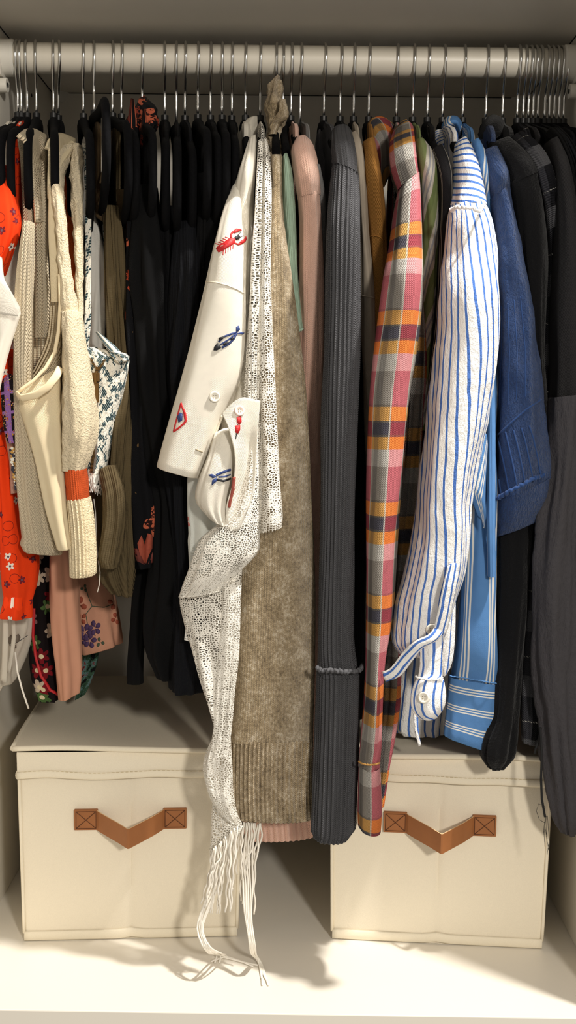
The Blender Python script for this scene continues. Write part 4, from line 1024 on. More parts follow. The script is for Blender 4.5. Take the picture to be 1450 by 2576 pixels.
def fish(x0, y0, ang, k):
    def T(a, b): c, s_ = math.cos(ang), math.sin(ang); return (x0+k*(a*c-b*s_), y0+k*(a*s_+b*c))
    return [('p', [T(*q) for q in ((-46,2),(-38,-6),(-24,-9),(-20,0),(-24,9),(-38,8))], 1),
            ('s', [T(-20,-9), T(0,-12), T(22,-6), T(36,-1)], .0012, 0), ('s', [T(-22,9), T(0,12), T(20,8), T(34,1)], .0013, 0),
            ('s', [T(-20,0), T(8,2), T(34,0)], .0010, 0), ('p', [T(*q) for q in ((-18,-8),(-14,-19),(0,-14),(4,-9))], 1), ('p', [T(*q) for q in ((-16,3),(0,4),(4,10),(-14,10))], 1),
            ('p', [T(*q) for q in ((10,3),(20,3),(20,8),(10,9))], 1), ('p', [T(*q) for q in ((33,-1),(42,-14),(50,-14),(46,-2))], 0), ('p', [T(*q) for q in ((33,1),(44,4),(52,12),(44,13))], 0)]
motif('embroidered_fish', [lf], fish(570, 856, math.radians(-36), .92), [M_navythread, M_inkthread], lf)
motif('embroidered_emblem', [lf], [('s', [(456,1014),(449,1040),(442,1066),(437,1086),(446,1080),(458,1070),(467,1060),(464,1040),(456,1014)], .0012, 0), ('p', [(447,1048),(453,1038),(460,1040),(459,1058),(450,1064)], 1), ('s', [(462,1030),(466,1042),(468,1058),(462,1068)], .0014, 0)], [M_redthread, M_navythread], lf)
motif('embroidered_lobster', [fl2], [('p', [(600,1022),(604,1004),(612,999),(624,1002),(624,1020),(620,1036),(612,1046),(604,1040)], 0), ('p', [(595,1048),(606,1046),(608,1062),(602,1070),(596,1062)], 0), ('p', [(592,1070),(604,1068),(604,1082),(598,1092),(592,1088)], 0), ('s', [(598,1068),(597,1084),(593,1104)], .0008, 1)], [M_redthread, M_inkthread], fl2)
motif('embroidered_fish', [fl2, lower, fr], [('s', [(544,1196),(556,1190),(572,1184),(580,1182)], .0015, 0), ('s', [(546,1206),(562,1210),(580,1204)], .0014, 1), ('s', [(550,1200),(566,1199),(580,1194)], .0010, 0), ('p', [(524,1194),(534,1192),(546,1199),(536,1204)], 0), ('p', [(532,1222),(534,1208),(546,1200),(546,1210)], 0)], [M_navythread, M_inkthread], lower)
stroke('red_stitching', fl2, [(590,1200), (586,1230), (578,1260), (576,1276)], .0018, mat('faded_red_thread', '#9a4a3c', .8), fl2)
# white openwork wrap with fringe
t = garment('wrap', 'white openwork knitted wrap with long fringe, draped beside the embroidered shirt', 'wrap', 655)
panel_body('lace', .62, M_lace, t, .008, .12, .19, seed=66)
loft('edge_band', [(650,362,664,355,-.12,.006), (647,400,665,398,-.17,.010), (641,500,661,500,-.2,.012), (632,680,656,680,-.208,.013), (624,860,650,860,-.21,.013), (620,980,652,980), (620,1100,656,1100,-.21,.013), (606,1220,656,1215,-.212,.016), (556,1310,657,1295,-.214,.018), (508,1356,656,1345,-.216,.02), (484,1420,654,1388,-.216,.022), (465,1476,602,1440,-.216,.02), (457,1500,560,1482,-.216,.016)], M_lace, t, fold=.0022, fu=2, seed=67, n=64)
loft('sleeve', [(663,358,672,352,-.11,.006), (664,400,680,396,-.165,.011), (660,500,682,500,-.198,.013), (656,680,683,680,-.206,.014), (650,860,686,860,-.208,.015), (652,980,692,980), (655,1100,700,1100,-.208,.016), (652,1220,707,1220), (650,1290,712,1294,-.208,.018), (650,1338,710,1324,-.208,.018)], M_lace, t, fold=.0015, seed=68)
loft('drape', [(470,1450,610,1430,-.203,.012), (455,1500,606,1480,-.205,.016), (464,1560,604,1560,-.206,.018), (484,1630,600,1630), (504,1700,596,1700,-.208,.018), (526,1770,588,1770,-.209,.016), (544,1835,582,1830,-.21,.014), (522,1900,580,1900,-.21,.016), (516,1940,579,1945), (526,1985,578,1992), (548,2030,590,2046,-.208,.012), (575,2062,604,2072,-.205,.008)], M_lace, t, fold=.004, fu=2, fv=7, seed=69, n=64)
loft('panel', [(560,1470,608,1465,-.218,.006), (556,1560,604,1560,-.219,.007), (548,1660,600,1660), (542,1760,590,1760), (538,1830,584,1830), (528,1900,575,1900)], M_lace, t, fold=.0015, seed=70, hem=False)
loft('tail', [(536,1990,572,2000,-.196,.007), (532,2060,598,2070,-.198,.008), (530,2110,610,2080), (528,2150,580,2130), (534,2162,558,2160)], M_lace, t, fold=.002, seed=71)
fr_paths = []
for i in range(15):
    x = 532+i*4.6; y0 = 2152-i*4.2; Yt = -.206-.003*(i % 3)
    endx, endy = x-18+random.uniform(-8, 8)+(i > 9)*8, 2240+random.uniform(-20, 60)
    fr_paths.append([P(x, y0-14, Yt), P(x-2, y0+30, Yt-.002), P((x+endx)/2+random.uniform(-4, 4), (y0+endy)/2, Yt-.004), P(endx, endy, Yt-.003)])
for i in range(5):                     # long ones that reach the floor
    x = 540+i*6; e = (640, 2440) if i % 2 else (545, 2430)
    e = (e[0]+random.uniform(-14, 10), e[1]+random.uniform(-18, 6))
    fl_ = PF(*e); fl_.z = .0016
    fr_paths.append([P(x, 2130, -.208), P(x-14, 2230, -.212), P(498+i*3, 2330, -.215), P(512+i*5, 2385, -.222), PF(545+i*6, 2412)+Vector((0, 0, .004)), fl_])
for i in range(13):
    x = 604+i*4.4; Yt = -.190-.002*(i % 3); k = i % 4
    ex, ey = 600+i*3.2+random.uniform(-6, 6), 2210+random.uniform(-10, 110)
    fr_paths.append([P(x, 2060+random.uniform(0, 14), Yt), P(x-2+random.uniform(-3, 3), 2120, Yt-.003), P(ex+random.uniform(-3, 3), (2110+ey)/2, Yt-.004), P(ex, ey, Yt-.004)])
for i in range(5):
    x = 612+i*7; fl_ = PF(668+random.uniform(-8, 14), 2470+random.uniform(-14, 12)); fl_.z = .0016
    fr_paths.append([P(x, 2070, -.192), P(x-4, 2180, -.198), P(618+i*4, 2300, -.205), P(628+i*3, 2380, -.213), PF(645+i*2, 2425)+Vector((0, 0, .005)), fl_])
fro = thing_fr = None
for q in fr_paths:
    bb = MB(); pts = [Vector(r[:3]) for r in interp([list(p)+[0] for p in q], 26)]
    for p in pts: p.z = max(p.z, .0014)
    ph = random.uniform(0, 6); pts = [p+Vector((.0008*math.sin(i*.9+ph), .0006*math.cos(i*.8+ph), 0)) for i, p in enumerate(pts)]
    bb.tube(pts, .00105, 6); bb.build('fringe_strand', M_yarn, t, True)
# taupe wool sweater
t = garment('sweater', 'taupe wool sweater with ribbed cuff hanging between the openwork wrap and charcoal cardigan', 'sweater', 695)
panel_body('taupe', .55, M_taupe, t, .012, .12, .19, seed=72, ztop=-.095)
loft('knotted_sleeve', [(688,196,706,190,-.02,.006), (676,216,712,206,-.03,.012), (672,240,712,232,-.035,.016), (668,262,718,258,-.045,.02), (664,285,728,282,-.05,.022), (672,306,718,302,-.05,.016), (672,330,709,330,-.055,.013), (674,358,708,358,-.075,.014), (678,388,711,388,-.11,.016), (679,402,714,400,-.13,.018)], M_taupe, t, crease=.006, cscale=50, fold=.003, seed=73, hem=False)
loft('wool_twist', [(700,255,722,250,-.07,.006), (704,275,728,275,-.075,.008), (694,296,722,298,-.075,.008), (680,316,704,312,-.075,.008), (674,340,694,338,-.08,.007)], M_taupe, t, crease=.003, cscale=60, seed=74)
taupe_rows = [(679,398,714,398,-.135,.018), (682,440,713,440,-.155,.02), (680,500,713,500,-.172,.022), (676,580,719,580,-.18,.022), (668,700,734,700,-.182,.022), (655,830,750,830,-.182,.022), (640,960,765,960,-.182,.022), (626,1100,776,1100,-.182,.022), (614,1250,783,1250), (606,1400,789,1400), (598,1550,792,1550), (589,1700,790,1700), (581,1830,786,1830), (578,1860,785,1860)]
loft('sleeve', taupe_rows, M_taupe, t, fold=.002, fu=1.4, fv=4, seed=75, n=80, hem=False)
stroke_o = loft('ribbed_cuff', [(580,1852,785,1852,-.182,.0215), (577,1920,784,1920), (575,1990,785,1990,-.182,.0215), (577,2048,789,2054,-.182,.021)], M_taupe, t, rib=(.0049, .0016), n=300, captop=False)
bb = MB(); bb.tube([Vector(r) for r in [tuple(P(x, y, Y)) for x, y, Y in ((679,403,-.154), (690,396,-.157), (704,396,-.157), (714,402,-.153))]], .0013, 6); bb.build('shoulder_seam', M_taupe, t, True)
# sage satin top
t = garment('top', 'sage-green satin top with a scalloped hem between the taupe and pink sweaters', 'top', 712)
panel_body('sage', .72, M_sage, t, .006, .12, .18, ztop=-.1)
so = loft('sleeve', [(712,398,724,390,-.13,.008), (710,440,735,430,-.155,.012), (709,520,744,515,-.165,.014), (714,600,748,600), (722,700,751,700), (730,780,756,775), (736,826,760,818), (738,832,762,826)], M_sage, t, fold=.001, seed=77)
bb = MB()
for i in range(9): bb.tube([P(738+i*2.6, 834-i*1.0, -.178), P(740+i*2.6, 838-i*1.0+2*(i % 2), -.178), P(742+i*2.6, 833-i*1.0, -.178)], .0012, 5)
bb.build('scalloped_edge', M_sage, t, True)
# peach-pink sweater
t = garment('sweater', 'peach-pink fine-knit sweater, its ribbed hem below the taupe cuff', 'sweater', 732)
panel_body('pink', .55, M_pink, t, .010, .1, .19, seed=78)
loft('shoulder', [(744,352,772,346,-.03,.008), (734,376,786,362,-.07,.016), (735,410,797,398,-.105,.022), (742,455,803,445,-.135,.026), (750,505,806,495,-.155,.026)], M_pink, t, fold=.001, hem=False)
loft('collar_rib', [(746,348,766,344,-.035,.006), (736,366,762,360,-.07,.008), (732,388,756,386,-.09,.008), (738,420,752,424,-.1,.006)], M_pink, t, rib=(.004, .0006), n=90)
loft('sleeve', [(750,492,806,482,-.152,.026), (753,560,811,556,-.160,.026), (752,680,816,680,-.162,.026), (748,850,818,850,-.155,.024), (735,1000,815,1000,-.15,.022), (700,1200,812,1200,-.14,.018), (660,1400,810,1400,-.135,.016), (630,1650,806,1650), (614,1850,802,1850), (610,1960,799,1960)], M_pink, t, fold=.002, seed=79, n=72, hem=False)
loft('ribbed_hem', [(610,1955,799,1955,-.135,.0165), (610,2040,796,2040), (618,2106,797,2098)], M_pink, t, rib=(.0068, .0013), n=260, captop=False)
# pale grey tee
t = garment('tee', 'pale grey knitted tee peeking beside the peach-pink sweater', 'tee', 755)
panel_body('grey', .6, M_grey, t, .006, .1, .18)
loft('sleeve', [(788,425,806,418,-.11,.008), (796,490,818,484,-.14,.010), (800,570,822,565,-.15,.012), (800,680,822,680), (798,820,818,820)], M_grey, t)
# charcoal ribbed cardigan
t = garment('cardigan', 'charcoal ribbed cardigan with long seamed sleeve', 'cardigan', 815)
panel_body('char', .50, M_char, t, .010, .12, .19, seed=80)
loft('collar', [(800,330,838,318,-.015,.010), (795,360,846,345,-.03,.016), (797,430,842,425,-.05,.018), (803,560,838,560,-.08,.016), (808,720,836,720)], M_char, t, fold=.001, rib=(.006, .0006), n=90)
loft('shoulder', [(842,322,876,320,-.01,.010), (836,340,884,336,-.045,.016), (835,368,892,364,-.09,.022), (836,395,898,402,-.13,.026), (837,418,903,446,-.155,.028)], M_char, t, fold=.001, rib=(.0065, .0005), n=90, hem=False)
loft('sleeve', [(838,415,903,446,-.158,.026), (832,480,905,490,-.182,.03), (826,580,906,580,-.196,.03), (821,740,905,740,-.2,.03), (817,900,902,900), (812,1100,896,1100), (808,1300,891,1300), (804,1500,886,1500), (800,1620,888,1620), (798,1692,902,1692,-.2,.03)], M_char, t, fold=.0012, fu=1.4, rib=(.0046, .0012), n=220, hem=False, captop=False)
cf2 = loft('cuff', [(799,1690,903,1690,-.2,.03), (797,1760,902,1760), (792,1900,900,1900), (787,2030,897,2030), (785,2080,895,2076), (790,2096,880,2096)], M_char, t, fold=.001, rib=(.0050, .0013), n=220, captop=False)
def frill(name, pts, mt, parent, r=.0022, amp=.0015):
    bb = MB(); q = [Vector(x[:3]) for x in interp([list(P(*p))+[0] for p in pts], 60)]
    q = [p+Vector((0, amp*math.sin(i*2.1)*.6, amp*math.sin(i*1.3+math.sin(i)))) for i, p in enumerate(q)]
    bb.tube(q, lambda s_: r*(1+.25*math.sin(s_*90)), 7); return bb.build(name, mt, parent, True)
frill('cuff_seam', [(797,1682,-.224), (815,1686,-.231), (850,1688,-.234), (885,1690,-.231), (908,1682,-.222), (912,1676,-.212)], M_char, t)
frill('shoulder_seam', [(836,408,-.158), (850,412,-.18), (872,424,-.187), (895,440,-.18), (904,456,-.166)], M_char, t, .0015, .001)
# black tee
t = garment('tee', 'black ribbed tee behind the charcoal cardigan sleeve', 'tee', 856)
panel_body('char2', .52, M_bknit, t, .008, .12, .19)
loft('front', [(884,430,906,430,-.13,.010), (892,560,912,560,-.15,.014), (890,800,914,800), (884,1100,920,1100), (880,1400,922,1400), (880,1680,920,1680), (886,1800,914,1800)], M_bknit, t, fold=.001)
# stone shirt
t = garment('shirt', 'stone-coloured cotton shirt between the charcoal cardigan and tan shirt', 'shirt', 890)
panel_body('stone', .6, M_stone, t, .008, .12, .19)
st = loft('sleeve', [(880,342,898,336,-.04,.008), (882,368,910,360,-.08,.014), (890,410,916,402,-.12,.018), (897,480,920,475,-.15,.02), (902,580,926,580,-.158,.02), (906,700,940,700), (907,745,944,750), (909,850,945,850), (914,960,946,960), (920,1100,946,1100), (926,1250,944,1250)], M_stone, t, fold=.0015, fu=1.6, seed=83)
stroke('sleeve_seam', st, [(908,742), (920,745), (932,747), (942,750)], .0008, M_stone, st)
# tan twill shirt
t = garment('shirt', 'tan twill shirt tucked beside the plaid flannel collar', 'shirt', 928)
panel_body('tan', .6, M_tan, t, .008, .12, .19)
tn = loft('sleeve', [(912,362,942,350,-.05,.010), (916,395,950,388,-.09,.016), (918,440,958,436,-.12,.02), (922,500,966,496,-.145,.022), (928,580,971,580,-.152,.022), (934,700,974,700), (938,850,972,850), (940,1000,966,1000), (938,1120,956,1120)], M_tan, t, fold=.0015, seed=84)
stroke('sleeve_seam', tn, [(929,596), (942,592), (956,596), (966,606)], .0008, M_tan, tn)
# plaid flannel shirt
t = garment('flannel_shirt', 'orange, pink and grey plaid flannel shirt with collar', 'shirt', 998)
panel_body('plaid', .50, M_plaid, t, .012, .12, .19, seed=85)
sheet('collar', [[(985,308,-.02), (960,294,-.035), (934,300,-.04), (924,325,-.045)], [(992,318,-.03), (966,303,-.05), (942,312,-.058), (932,336,-.06)], [(998,360,-.045), (976,350,-.07), (960,366,-.082), (948,390,-.08)], [(990,440,-.07), (982,440,-.09), (974,455,-.1), (966,472,-.098)]], M_plaidy, t, m=24, n=20, thick=.002, fold=.0006)
sheet('collar_stand', [[(940,316,-.02), (965,306,-.012), (990,312,-.015)], [(946,350,-.03), (970,345,-.02), (994,345,-.03)], [(962,420,-.06), (975,410,-.045), (990,400,-.06)]], M_tan if False else M_plaidy, t, m=14, n=14, thick=.002)
loft('shoulder', [(1000,318,1024,304,-.03,.012), (985,345,1038,325,-.065,.02), (980,390,1046,365,-.1,.028), (985,440,1052,415,-.135,.032), (1000,482,1054,440,-.155,.032)], M_plaidy, t, fold=.001, hem=False)
sheet('lining_patch', [[(1021,345,-.098), (1030,330,-.093), (1036,352,-.1)], [(1016,400,-.138), (1030,390,-.142), (1044,400,-.136)], [(1010,446,-.165), (1030,436,-.175), (1047,428,-.166)]], M_lining, t, m=14, n=10, thick=.001)
loft('sleeve', [(1002,478,1054,438,-.158,.03), (990,540,1056,520,-.186,.034), (980,620,1056,610,-.2,.035), (968,700,1055,700,-0.217,.035), (955,800,1052,800), (943,890,1042,890), (933,980,1030,980,-0.217,.033), (927,1080,1021,1080), (923,1200,1012,1200), (921,1320,1000,1320), (921,1440,991,1440), (922,1560,984,1560,-0.217,.03), (922,1660,970,1660), (918,1760,966,1760), (908,1860,962,1860), (902,1920,956,1922,-0.217,.026)], M_plaid, t, fold=.002, fu=1.4, fv=6, seed=87, n=72, hem=False, captop=False)
loft('cuff', [(903,1918,956,1920,-0.217,.0265), (901,1980,959,1980), (900,2040,960,2045), (901,2072,957,2084,-0.217,.026)], M_plaid, t, captop=False, fold=.0005)
frill('cuff_seam', [(903,1916,-0.234), (915,1922,-0.243), (935,1924,-0.245), (956,1920,-0.234)], M_plaidy, t, .0009, .0003)
loft('front', [(1030,640,1056,640,-.15,.012), (1024,800,1066,800,-.16,.02), (1018,940,1072,940), (1012,1060,1070,1060), (1004,1180,1062,1180), (994,1320,1046,1320), (984,1450,1020,1450), (968,1600,1008,1600), (958,1740,1004,1740), (952,1850,990,1850), (946,1950,976,1950), (940,2020,964,2020)], M_plaidy, t, fold=.003, seed=88)
# olive striped shirt
t = garment('shirt', 'olive and white striped shirt beside the plaid flannel sleeve', 'shirt', 1039)
panel_body('ostripe', .6, M_ostripe, t, .008, .12, .19)
loft('sleeve', [(1044,358,1064,352,-.05,.010), (1046,388,1084,378,-.085,.016), (1050,430,1096,420,-.12,.022), (1054,500,1101,495,-.145,.024), (1056,600,1102,600,-.152,.024), (1054,720,1098,720), (1052,820,1088,820), (1048,940,1076,940), (1044,1080,1064,1080)], M_ostripe, t, fold=.002, shear=.35, seed=90)
# black pinstripe shirt
t = garment('shirt', 'black shirt with fine white pinstripes behind the blue-striped sleeve', 'shirt', 1076)
panel_body('pin', .55, M_pin, t, .008, .12, .19)
sheet('collar', [[(1046,352,-.02), (1062,330,-.02), (1076,328,-.015)], [(1056,378,-.045), (1080,352,-.05), (1096,346,-.03)], [(1075,405,-.07), (1098,384,-.075), (1110,372,-.05)]], M_pin, t, m=14, n=14, thick=.002)
loft('sleeve', [(1082,384,1112,366,-.07,.012), (1092,424,1130,404,-.11,.02), (1100,468,1138,450,-.14,.024), (1102,560,1138,550,-.155,.024), (1094,700,1132,700), (1086,820,1120,820), (1074,940,1108,940), (1064,1080,1096,1080), (1056,1220,1086,1220), (1046,1360,1072,1360)], M_pin, t, fold=.0015, seed=91)
# white shirt with blue stripes
t = garment('shirt', 'white crinkled shirt with blue stripes and dangling buttoned cuff', 'shirt', 1114)
panel_body('bstripe', .36, M_bs, t, .012, .12, .19, seed=92)
sheet('collar', [[(1086,345,-.02), (1100,328,-.03), (1122,326,-.03), (1140,330,-.015)], [(1086,366,-.04), (1104,350,-.055), (1128,340,-.055), (1150,342,-.025)], [(1096,380,-.05), (1112,368,-.065), (1134,354,-.065), (1158,350,-.03)], [(1114,388,-.05), (1124,382,-.06), (1142,370,-.06), (1162,356,-.035)]], M_bsh, t, m=20, n=22, thick=.002)
loft('yoke', [(1118,366,1160,350,-.035,.010), (1120,410,1150,395,-.07,.018), (1122,470,1150,460,-.1,.024), (1116,580,1150,560,-.13,.024), (1106,760,1140,760,-.14,.022)], M_bsc, t, fold=.001, hem=False)
sh = loft('shoulder', [(1146,362,1172,347,-.045,.014), (1142,395,1188,378,-.09,.022), (1140,435,1202,422,-.13,.03), (1136,480,1212,468,-.158,.034), (1132,528,1220,522,-.18,.036)], M_bsh, t, fold=.001, hem=False, n=72)
sv = loft('sleeve', [(1133,520,1219,516,-.178,.036), (1127,570,1236,560,-.193,.038), (1120,640,1246,625,-.2,.038), (1112,740,1254,735,-0.219,.038), (1101,845,1258,850), (1088,950,1249,950), (1075,1050,1230,1050), (1064,1150,1206,1150), (1053,1250,1182,1255), (1044,1350,1176,1350), (1030,1420,1166,1430), (1012,1490,1146,1500,-0.219,.034), (1000,1560,1130,1565,-0.219,.03), (1000,1620,1116,1612,-0.219,.022), (1020,1648,1104,1640,-0.219,.014)], M_bs, t, fold=.003, fu=1.6, fv=5, seed=93, n=88, umode='frac', crease=.0012, cscale=30, shear=-.12)
frill('sleeve_seam', [(1134,530,-0.217), (1150,522,-0.234), (1180,522,-0.242), (1205,530,-0.237), (1217,520,-0.224)], M_bsc, t, .0016, .0012)
loft('inner_sleeve', [(1120,1430,1150,1420,-.18,.012), (1108,1520,1146,1510,-.18,.014), (1100,1600,1142,1600), (1096,1660,1134,1668), (1104,1690,1122,1692)], M_bs, t, fold=.002, seed=94)
sheet('sleeve_placket', [[(1128,1424,-0.262), (1140,1416,-0.260), (1152,1418,-0.256)], [(1116,1470,-0.262), (1130,1470,-0.262), (1150,1460,-0.258)], [(1104,1530,-0.260), (1118,1530,-0.261), (1136,1525,-0.256)], [(1090,1600,-0.256), (1104,1600,-0.258), (1122,1592,-0.254)]], M_bsc, t, m=30, n=12, thick=.002, fold=.0008)
pl = sheet('cuff_band', [[(1100,1570,-0.252), (1112,1566,-0.254), (1120,1572,-0.252)], [(1080,1596,-0.262), (1090,1606,-0.264), (1104,1606,-0.260)], [(1046,1612,-0.262), (1058,1624,-0.264), (1066,1628,-0.260)], [(1016,1640,-0.256), (1028,1656,-0.259), (1040,1660,-0.256)], [(985,1680,-0.248), (998,1692,-0.252), (1008,1698,-0.250)], [(966,1690,-0.242), (968,1702,-0.244), (972,1712,-0.242)]], M_bsc, t, m=40, n=12, thick=.002, fold=.0012)
ct = sheet('cuff_tab', [[(1058,1612,-0.248), (1085,1604,-0.252), (1112,1596,-0.250)], [(1060,1650,-0.250), (1086,1650,-0.256), (1112,1648,-0.252)], [(1054,1700,-0.252), (1082,1700,-0.258), (1112,1700,-0.254)], [(1044,1722,-0.254), (1080,1715,-0.262), (1116,1714,-0.256)], [(1035,1760,-0.256), (1076,1760,-0.266), (1119,1750,-0.258)], [(1042,1788,-0.256), (1076,1794,-0.266), (1113,1782,-0.258)], [(1062,1806,-0.256), (1080,1810,-0.263), (1098,1804,-0.257)]], M_bs, t, m=50, n=24, thick=.0035, fold=.0012, fs_=40)
frill('tab_seam', [(1046,1702,-0.257), (1066,1708,-0.262), (1090,1710,-0.263), (1115,1706,-0.259)], M_bsc, t, .0010, .0005)
button([sv, pl], 1086, 1582, .0062, M_pearl, t, M_hole); button([ct], 1068, 1755, .0062, M_pearl, t, M_hole)
loft('shirt_tail', [(1020,1560,1136,1560,-.09,.016), (1004,1680,1130,1680,-.095,.018), (992,1780,1126,1780), (990,1828,1120,1832), (1000,1840,1116,1844)], M_bs, t, fold=.003, fu=3, seed=95)
sheet('tail_strap', [[(1040,1790,-.18), (1052,1790,-.18)], [(1044,1840,-.182), (1054,1838,-.182)], [(1054,1878,-.184), (1060,1874,-.184)]], M_bs, t, m=14, n=4, thick=.002)
# slate-blue striped shirt
t = garment('shirt', 'blue shirt with triple white stripes and a wide striped cuff', 'shirt', 1165)
panel_body('slate', .40, M_slate, t, .010, .12, .19, seed=96)
sheet('collar', [[(1112,318,-.02), (1126,296,-.03), (1150,294,-.03), (1164,318,-.02), (1163,345,-.01)], [(1116,330,-.045), (1130,308,-.058), (1148,306,-.06), (1158,326,-.05), (1156,350,-.03)], [(1124,334,-.04), (1134,318,-.05), (1146,316,-.05), (1153,330,-.045), (1150,346,-.03)]], M_slate, t, m=14, n=30, thick=.002)
loft('shoulder', [(1184,362,1204,352,-.05,.010), (1192,400,1222,392,-.09,.018), (1200,450,1230,442,-.12,.02), (1208,530,1237,520,-.142,.022), (1216,620,1240,620,-.148,.022), (1220,760,1244,760)], M_slate, t, fold=.001, shear=.3)
loft('sleeve', [(1222,900,1248,900,-.165,.012), (1214,1010,1249,1010,-.168,.018), (1200,1110,1248,1110), (1190,1210,1247,1210,-.17,.02), (1178,1310,1246,1310), (1164,1410,1246,1410,-.172,.024), (1154,1530,1247,1530), (1146,1640,1250,1645), (1140,1708,1253,1722,-.172,.013)], M_slate, t, fold=.0025, fu=1.8, seed=97, n=72, hem=False, power=3)
loft('cuff', [(1132,1700,1254,1718,-.173,.0135), (1127,1750,1254,1772), (1122,1800,1253,1830), (1117,1846,1250,1890)], M_slatec, t, fold=.0012, captop=False, n=64, power=3.2)
frill('cuff_seam', [(1132,1700,-.183), (1160,1704,-.187), (1195,1710,-.188), (1230,1716,-.19), (1254,1720,-.182)], M_slatec, t, .0007, .0003)
sheet('sleeve_fold', [[(1216,1080,-.205), (1222,1090,-.207), (1226,1120,-.2)], [(1196,1160,-.207), (1212,1170,-.211), (1222,1190,-.204)], [(1182,1220,-.207), (1204,1232,-.212), (1220,1260,-.204)], [(1178,1232,-.206), (1206,1250,-.21), (1221,1290,-.203)], [(1204,1300,-.200), (1214,1310,-.202), (1218,1330,-.2)]], M_slate, t, m=30, n=12, thick=.002)
loft('front_edge', [(1228,900,1243,900,-.188,.006), (1227,1100,1246,1100,-.194,.006), (1226,1300,1247,1300,-.198,.007), (1228,1450,1246,1450)], M_slate, t, fold=.0005, hem=False)
# navy crinkled jacket
t = garment('jacket', 'navy crinkled wool jacket with a wide turned cuff', 'jacket', 1223)
panel_body('navy', .55, M_navy, t, .012, .12, .19, seed=98)
sheet('collar', [[(1192,372,-.03), (1208,352,-.04), (1230,346,-.03), (1246,350,-.015)], [(1198,392,-.06), (1216,368,-.075), (1238,362,-.065), (1256,372,-.035)], [(1208,410,-.06), (1222,386,-.075), (1240,380,-.07), (1250,388,-.05)]], M_navy, t, m=14, n=20, thick=.003)
loft('shoulder', [(1204,388,1250,370,-.04,.014), (1212,425,1262,398,-.085,.022), (1222,475,1276,440,-.125,.03), (1233,530,1280,498,-.15,.022)], M_navy, t, fold=.001, hem=False)
nv = loft('sleeve', [(1229,505,1281,470,-.14,.03), (1236,570,1295,545,-.162,.034), (1242,660,1312,640,-.17,.036), (1246,760,1330,745), (1248,860,1346,850), (1248,960,1359,945,-.17,.036), (1248,1060,1368,1040), (1248,1150,1376,1120), (1248,1262,1380,1196,-.17,.036)], M_navy, t, fold=.0025, fu=2, seed=99, n=80, hem=False, crease=.0025, cscale=26)
loft('cuff', [(1246,1254,1381,1190,-.17,.0385), (1246,1290,1380,1230,-.17,.034), (1246,1322,1377,1262,-.17,.027), (1247,1346,1369,1296,-.17,.02)], M_navy, t, captop=False, crease=.002, cscale=26, n=72, power=2.8)
frill('cuff_edge', [(1247,1256,-.192), (1275,1240,-.205), (1310,1222,-.208), (1345,1204,-.205), (1381,1190,-.185)], M_navy, t, .0022, .0008)
for k in range(6):
    x = 1262+k*20; y = 1246-k*9
    stroke('tuck', nv, [(x, y), (x-9, y-50), (x-20, y-100), (x-30, y-150+k*4)] if k else [(x, y), (x-6, y-40)], .0011, M_navy, nv, 6, .0001)
stroke('tuck', nv, [(1252, 1096), (1290, 1060), (1325, 1030), (1362, 1005)], .0011, M_navy, nv, 6, .0001)
for k in range(4):
    stroke('tuck', nv, [(1256+k*22, 1030-k*10), (1262+k*20, 900-k*8), (1262+k*16, 770-k*8)], .0007, M_navy, nv, 6, -.0002)
bb = MB(); bb.tube([P(x, y, -.17) for x, y in ((1366,1296), (1369,1301), (1367,1308), (1360,1312), (1352,1313))], .0003, 4); bb.build('loose_thread', M_yarn, t)
# black jacket
t = garment('jacket', 'black wool jacket with stand collar, its rounded hem in front of the box', 'jacket', 1265)
panel_body('bjacket', .42, M_blackwool, t, .012, .12, .19, seed=100)
sheet('collar', [[(1206,340,-.02), (1222,306,-.03), (1240,292,-.03), (1262,302,-.02), (1274,330,0)], [(1214,352,-.045), (1230,320,-.06), (1244,308,-.06), (1262,318,-.05), (1276,346,-.02)], [(1230,372,-.06), (1242,350,-.07), (1256,342,-.07), (1268,346,-.06), (1284,362,-.03)]], M_blackwool, t, m=14, n=24, thick=.004)
loft('shoulder', [(1240,362,1282,348,-.04,.014), (1256,395,1308,372,-.075,.02), (1272,430,1334,405,-.11,.026), (1284,470,1352,440,-.135,.028)], M_blackwool, t, fold=.001, hem=False)
bs = loft('sleeve', [(1282,462,1348,432,-.132,.026), (1292,530,1362,500,-.148,.028), (1304,640,1370,620,-.152,.028), (1318,760,1366,760), (1330,900,1364,900), (1336,1040,1366,1040), (1300,1200,1350,1200)], M_blackwool, t, fold=.0025, seed=101)
loft('front', [(1252,1220,1346,1220,-.15,.016), (1250,1400,1332,1400,-.165,.02), (1250,1560,1322,1560), (1250,1700,1312,1700,-.178,.02), (1238,1800,1304,1800), (1216,1862,1300,1862,-.185,.016), (1213,1905,1292,1900), (1232,1932,1268,1930,-.185,.008)], M_blackwool, t, fold=.003, seed=102)
# black and grey plaid shirt
t = garment('flannel_shirt', 'black and grey plaid flannel shirt between the black jacket and charcoal linen shirt', 'shirt', 1302)
panel_body('bplaid', .42, M_bplaid, t, .009, .12, .19)
loft('sleeve', [(1288,345,1312,335,-.02,.010), (1306,372,1344,356,-.05,.016), (1330,412,1370,392,-.085,.022), (1350,460,1388,442,-.115,.024), (1364,540,1398,525,-.138,.024), (1370,640,1396,640), (1366,780,1392,780), (1360,900,1390,900), (1352,1020,1386,1020), (1346,1160,1380,1160), (1340,1320,1370,1320,-.15,.02), (1328,1460,1358,1460,-.16,.018), (1318,1600,1348,1600), (1312,1720,1356,1720), (1310,1810,1366,1810), (1314,1862,1352,1868,-.16,.014)], M_bplaid, t, fold=.002, seed=104)
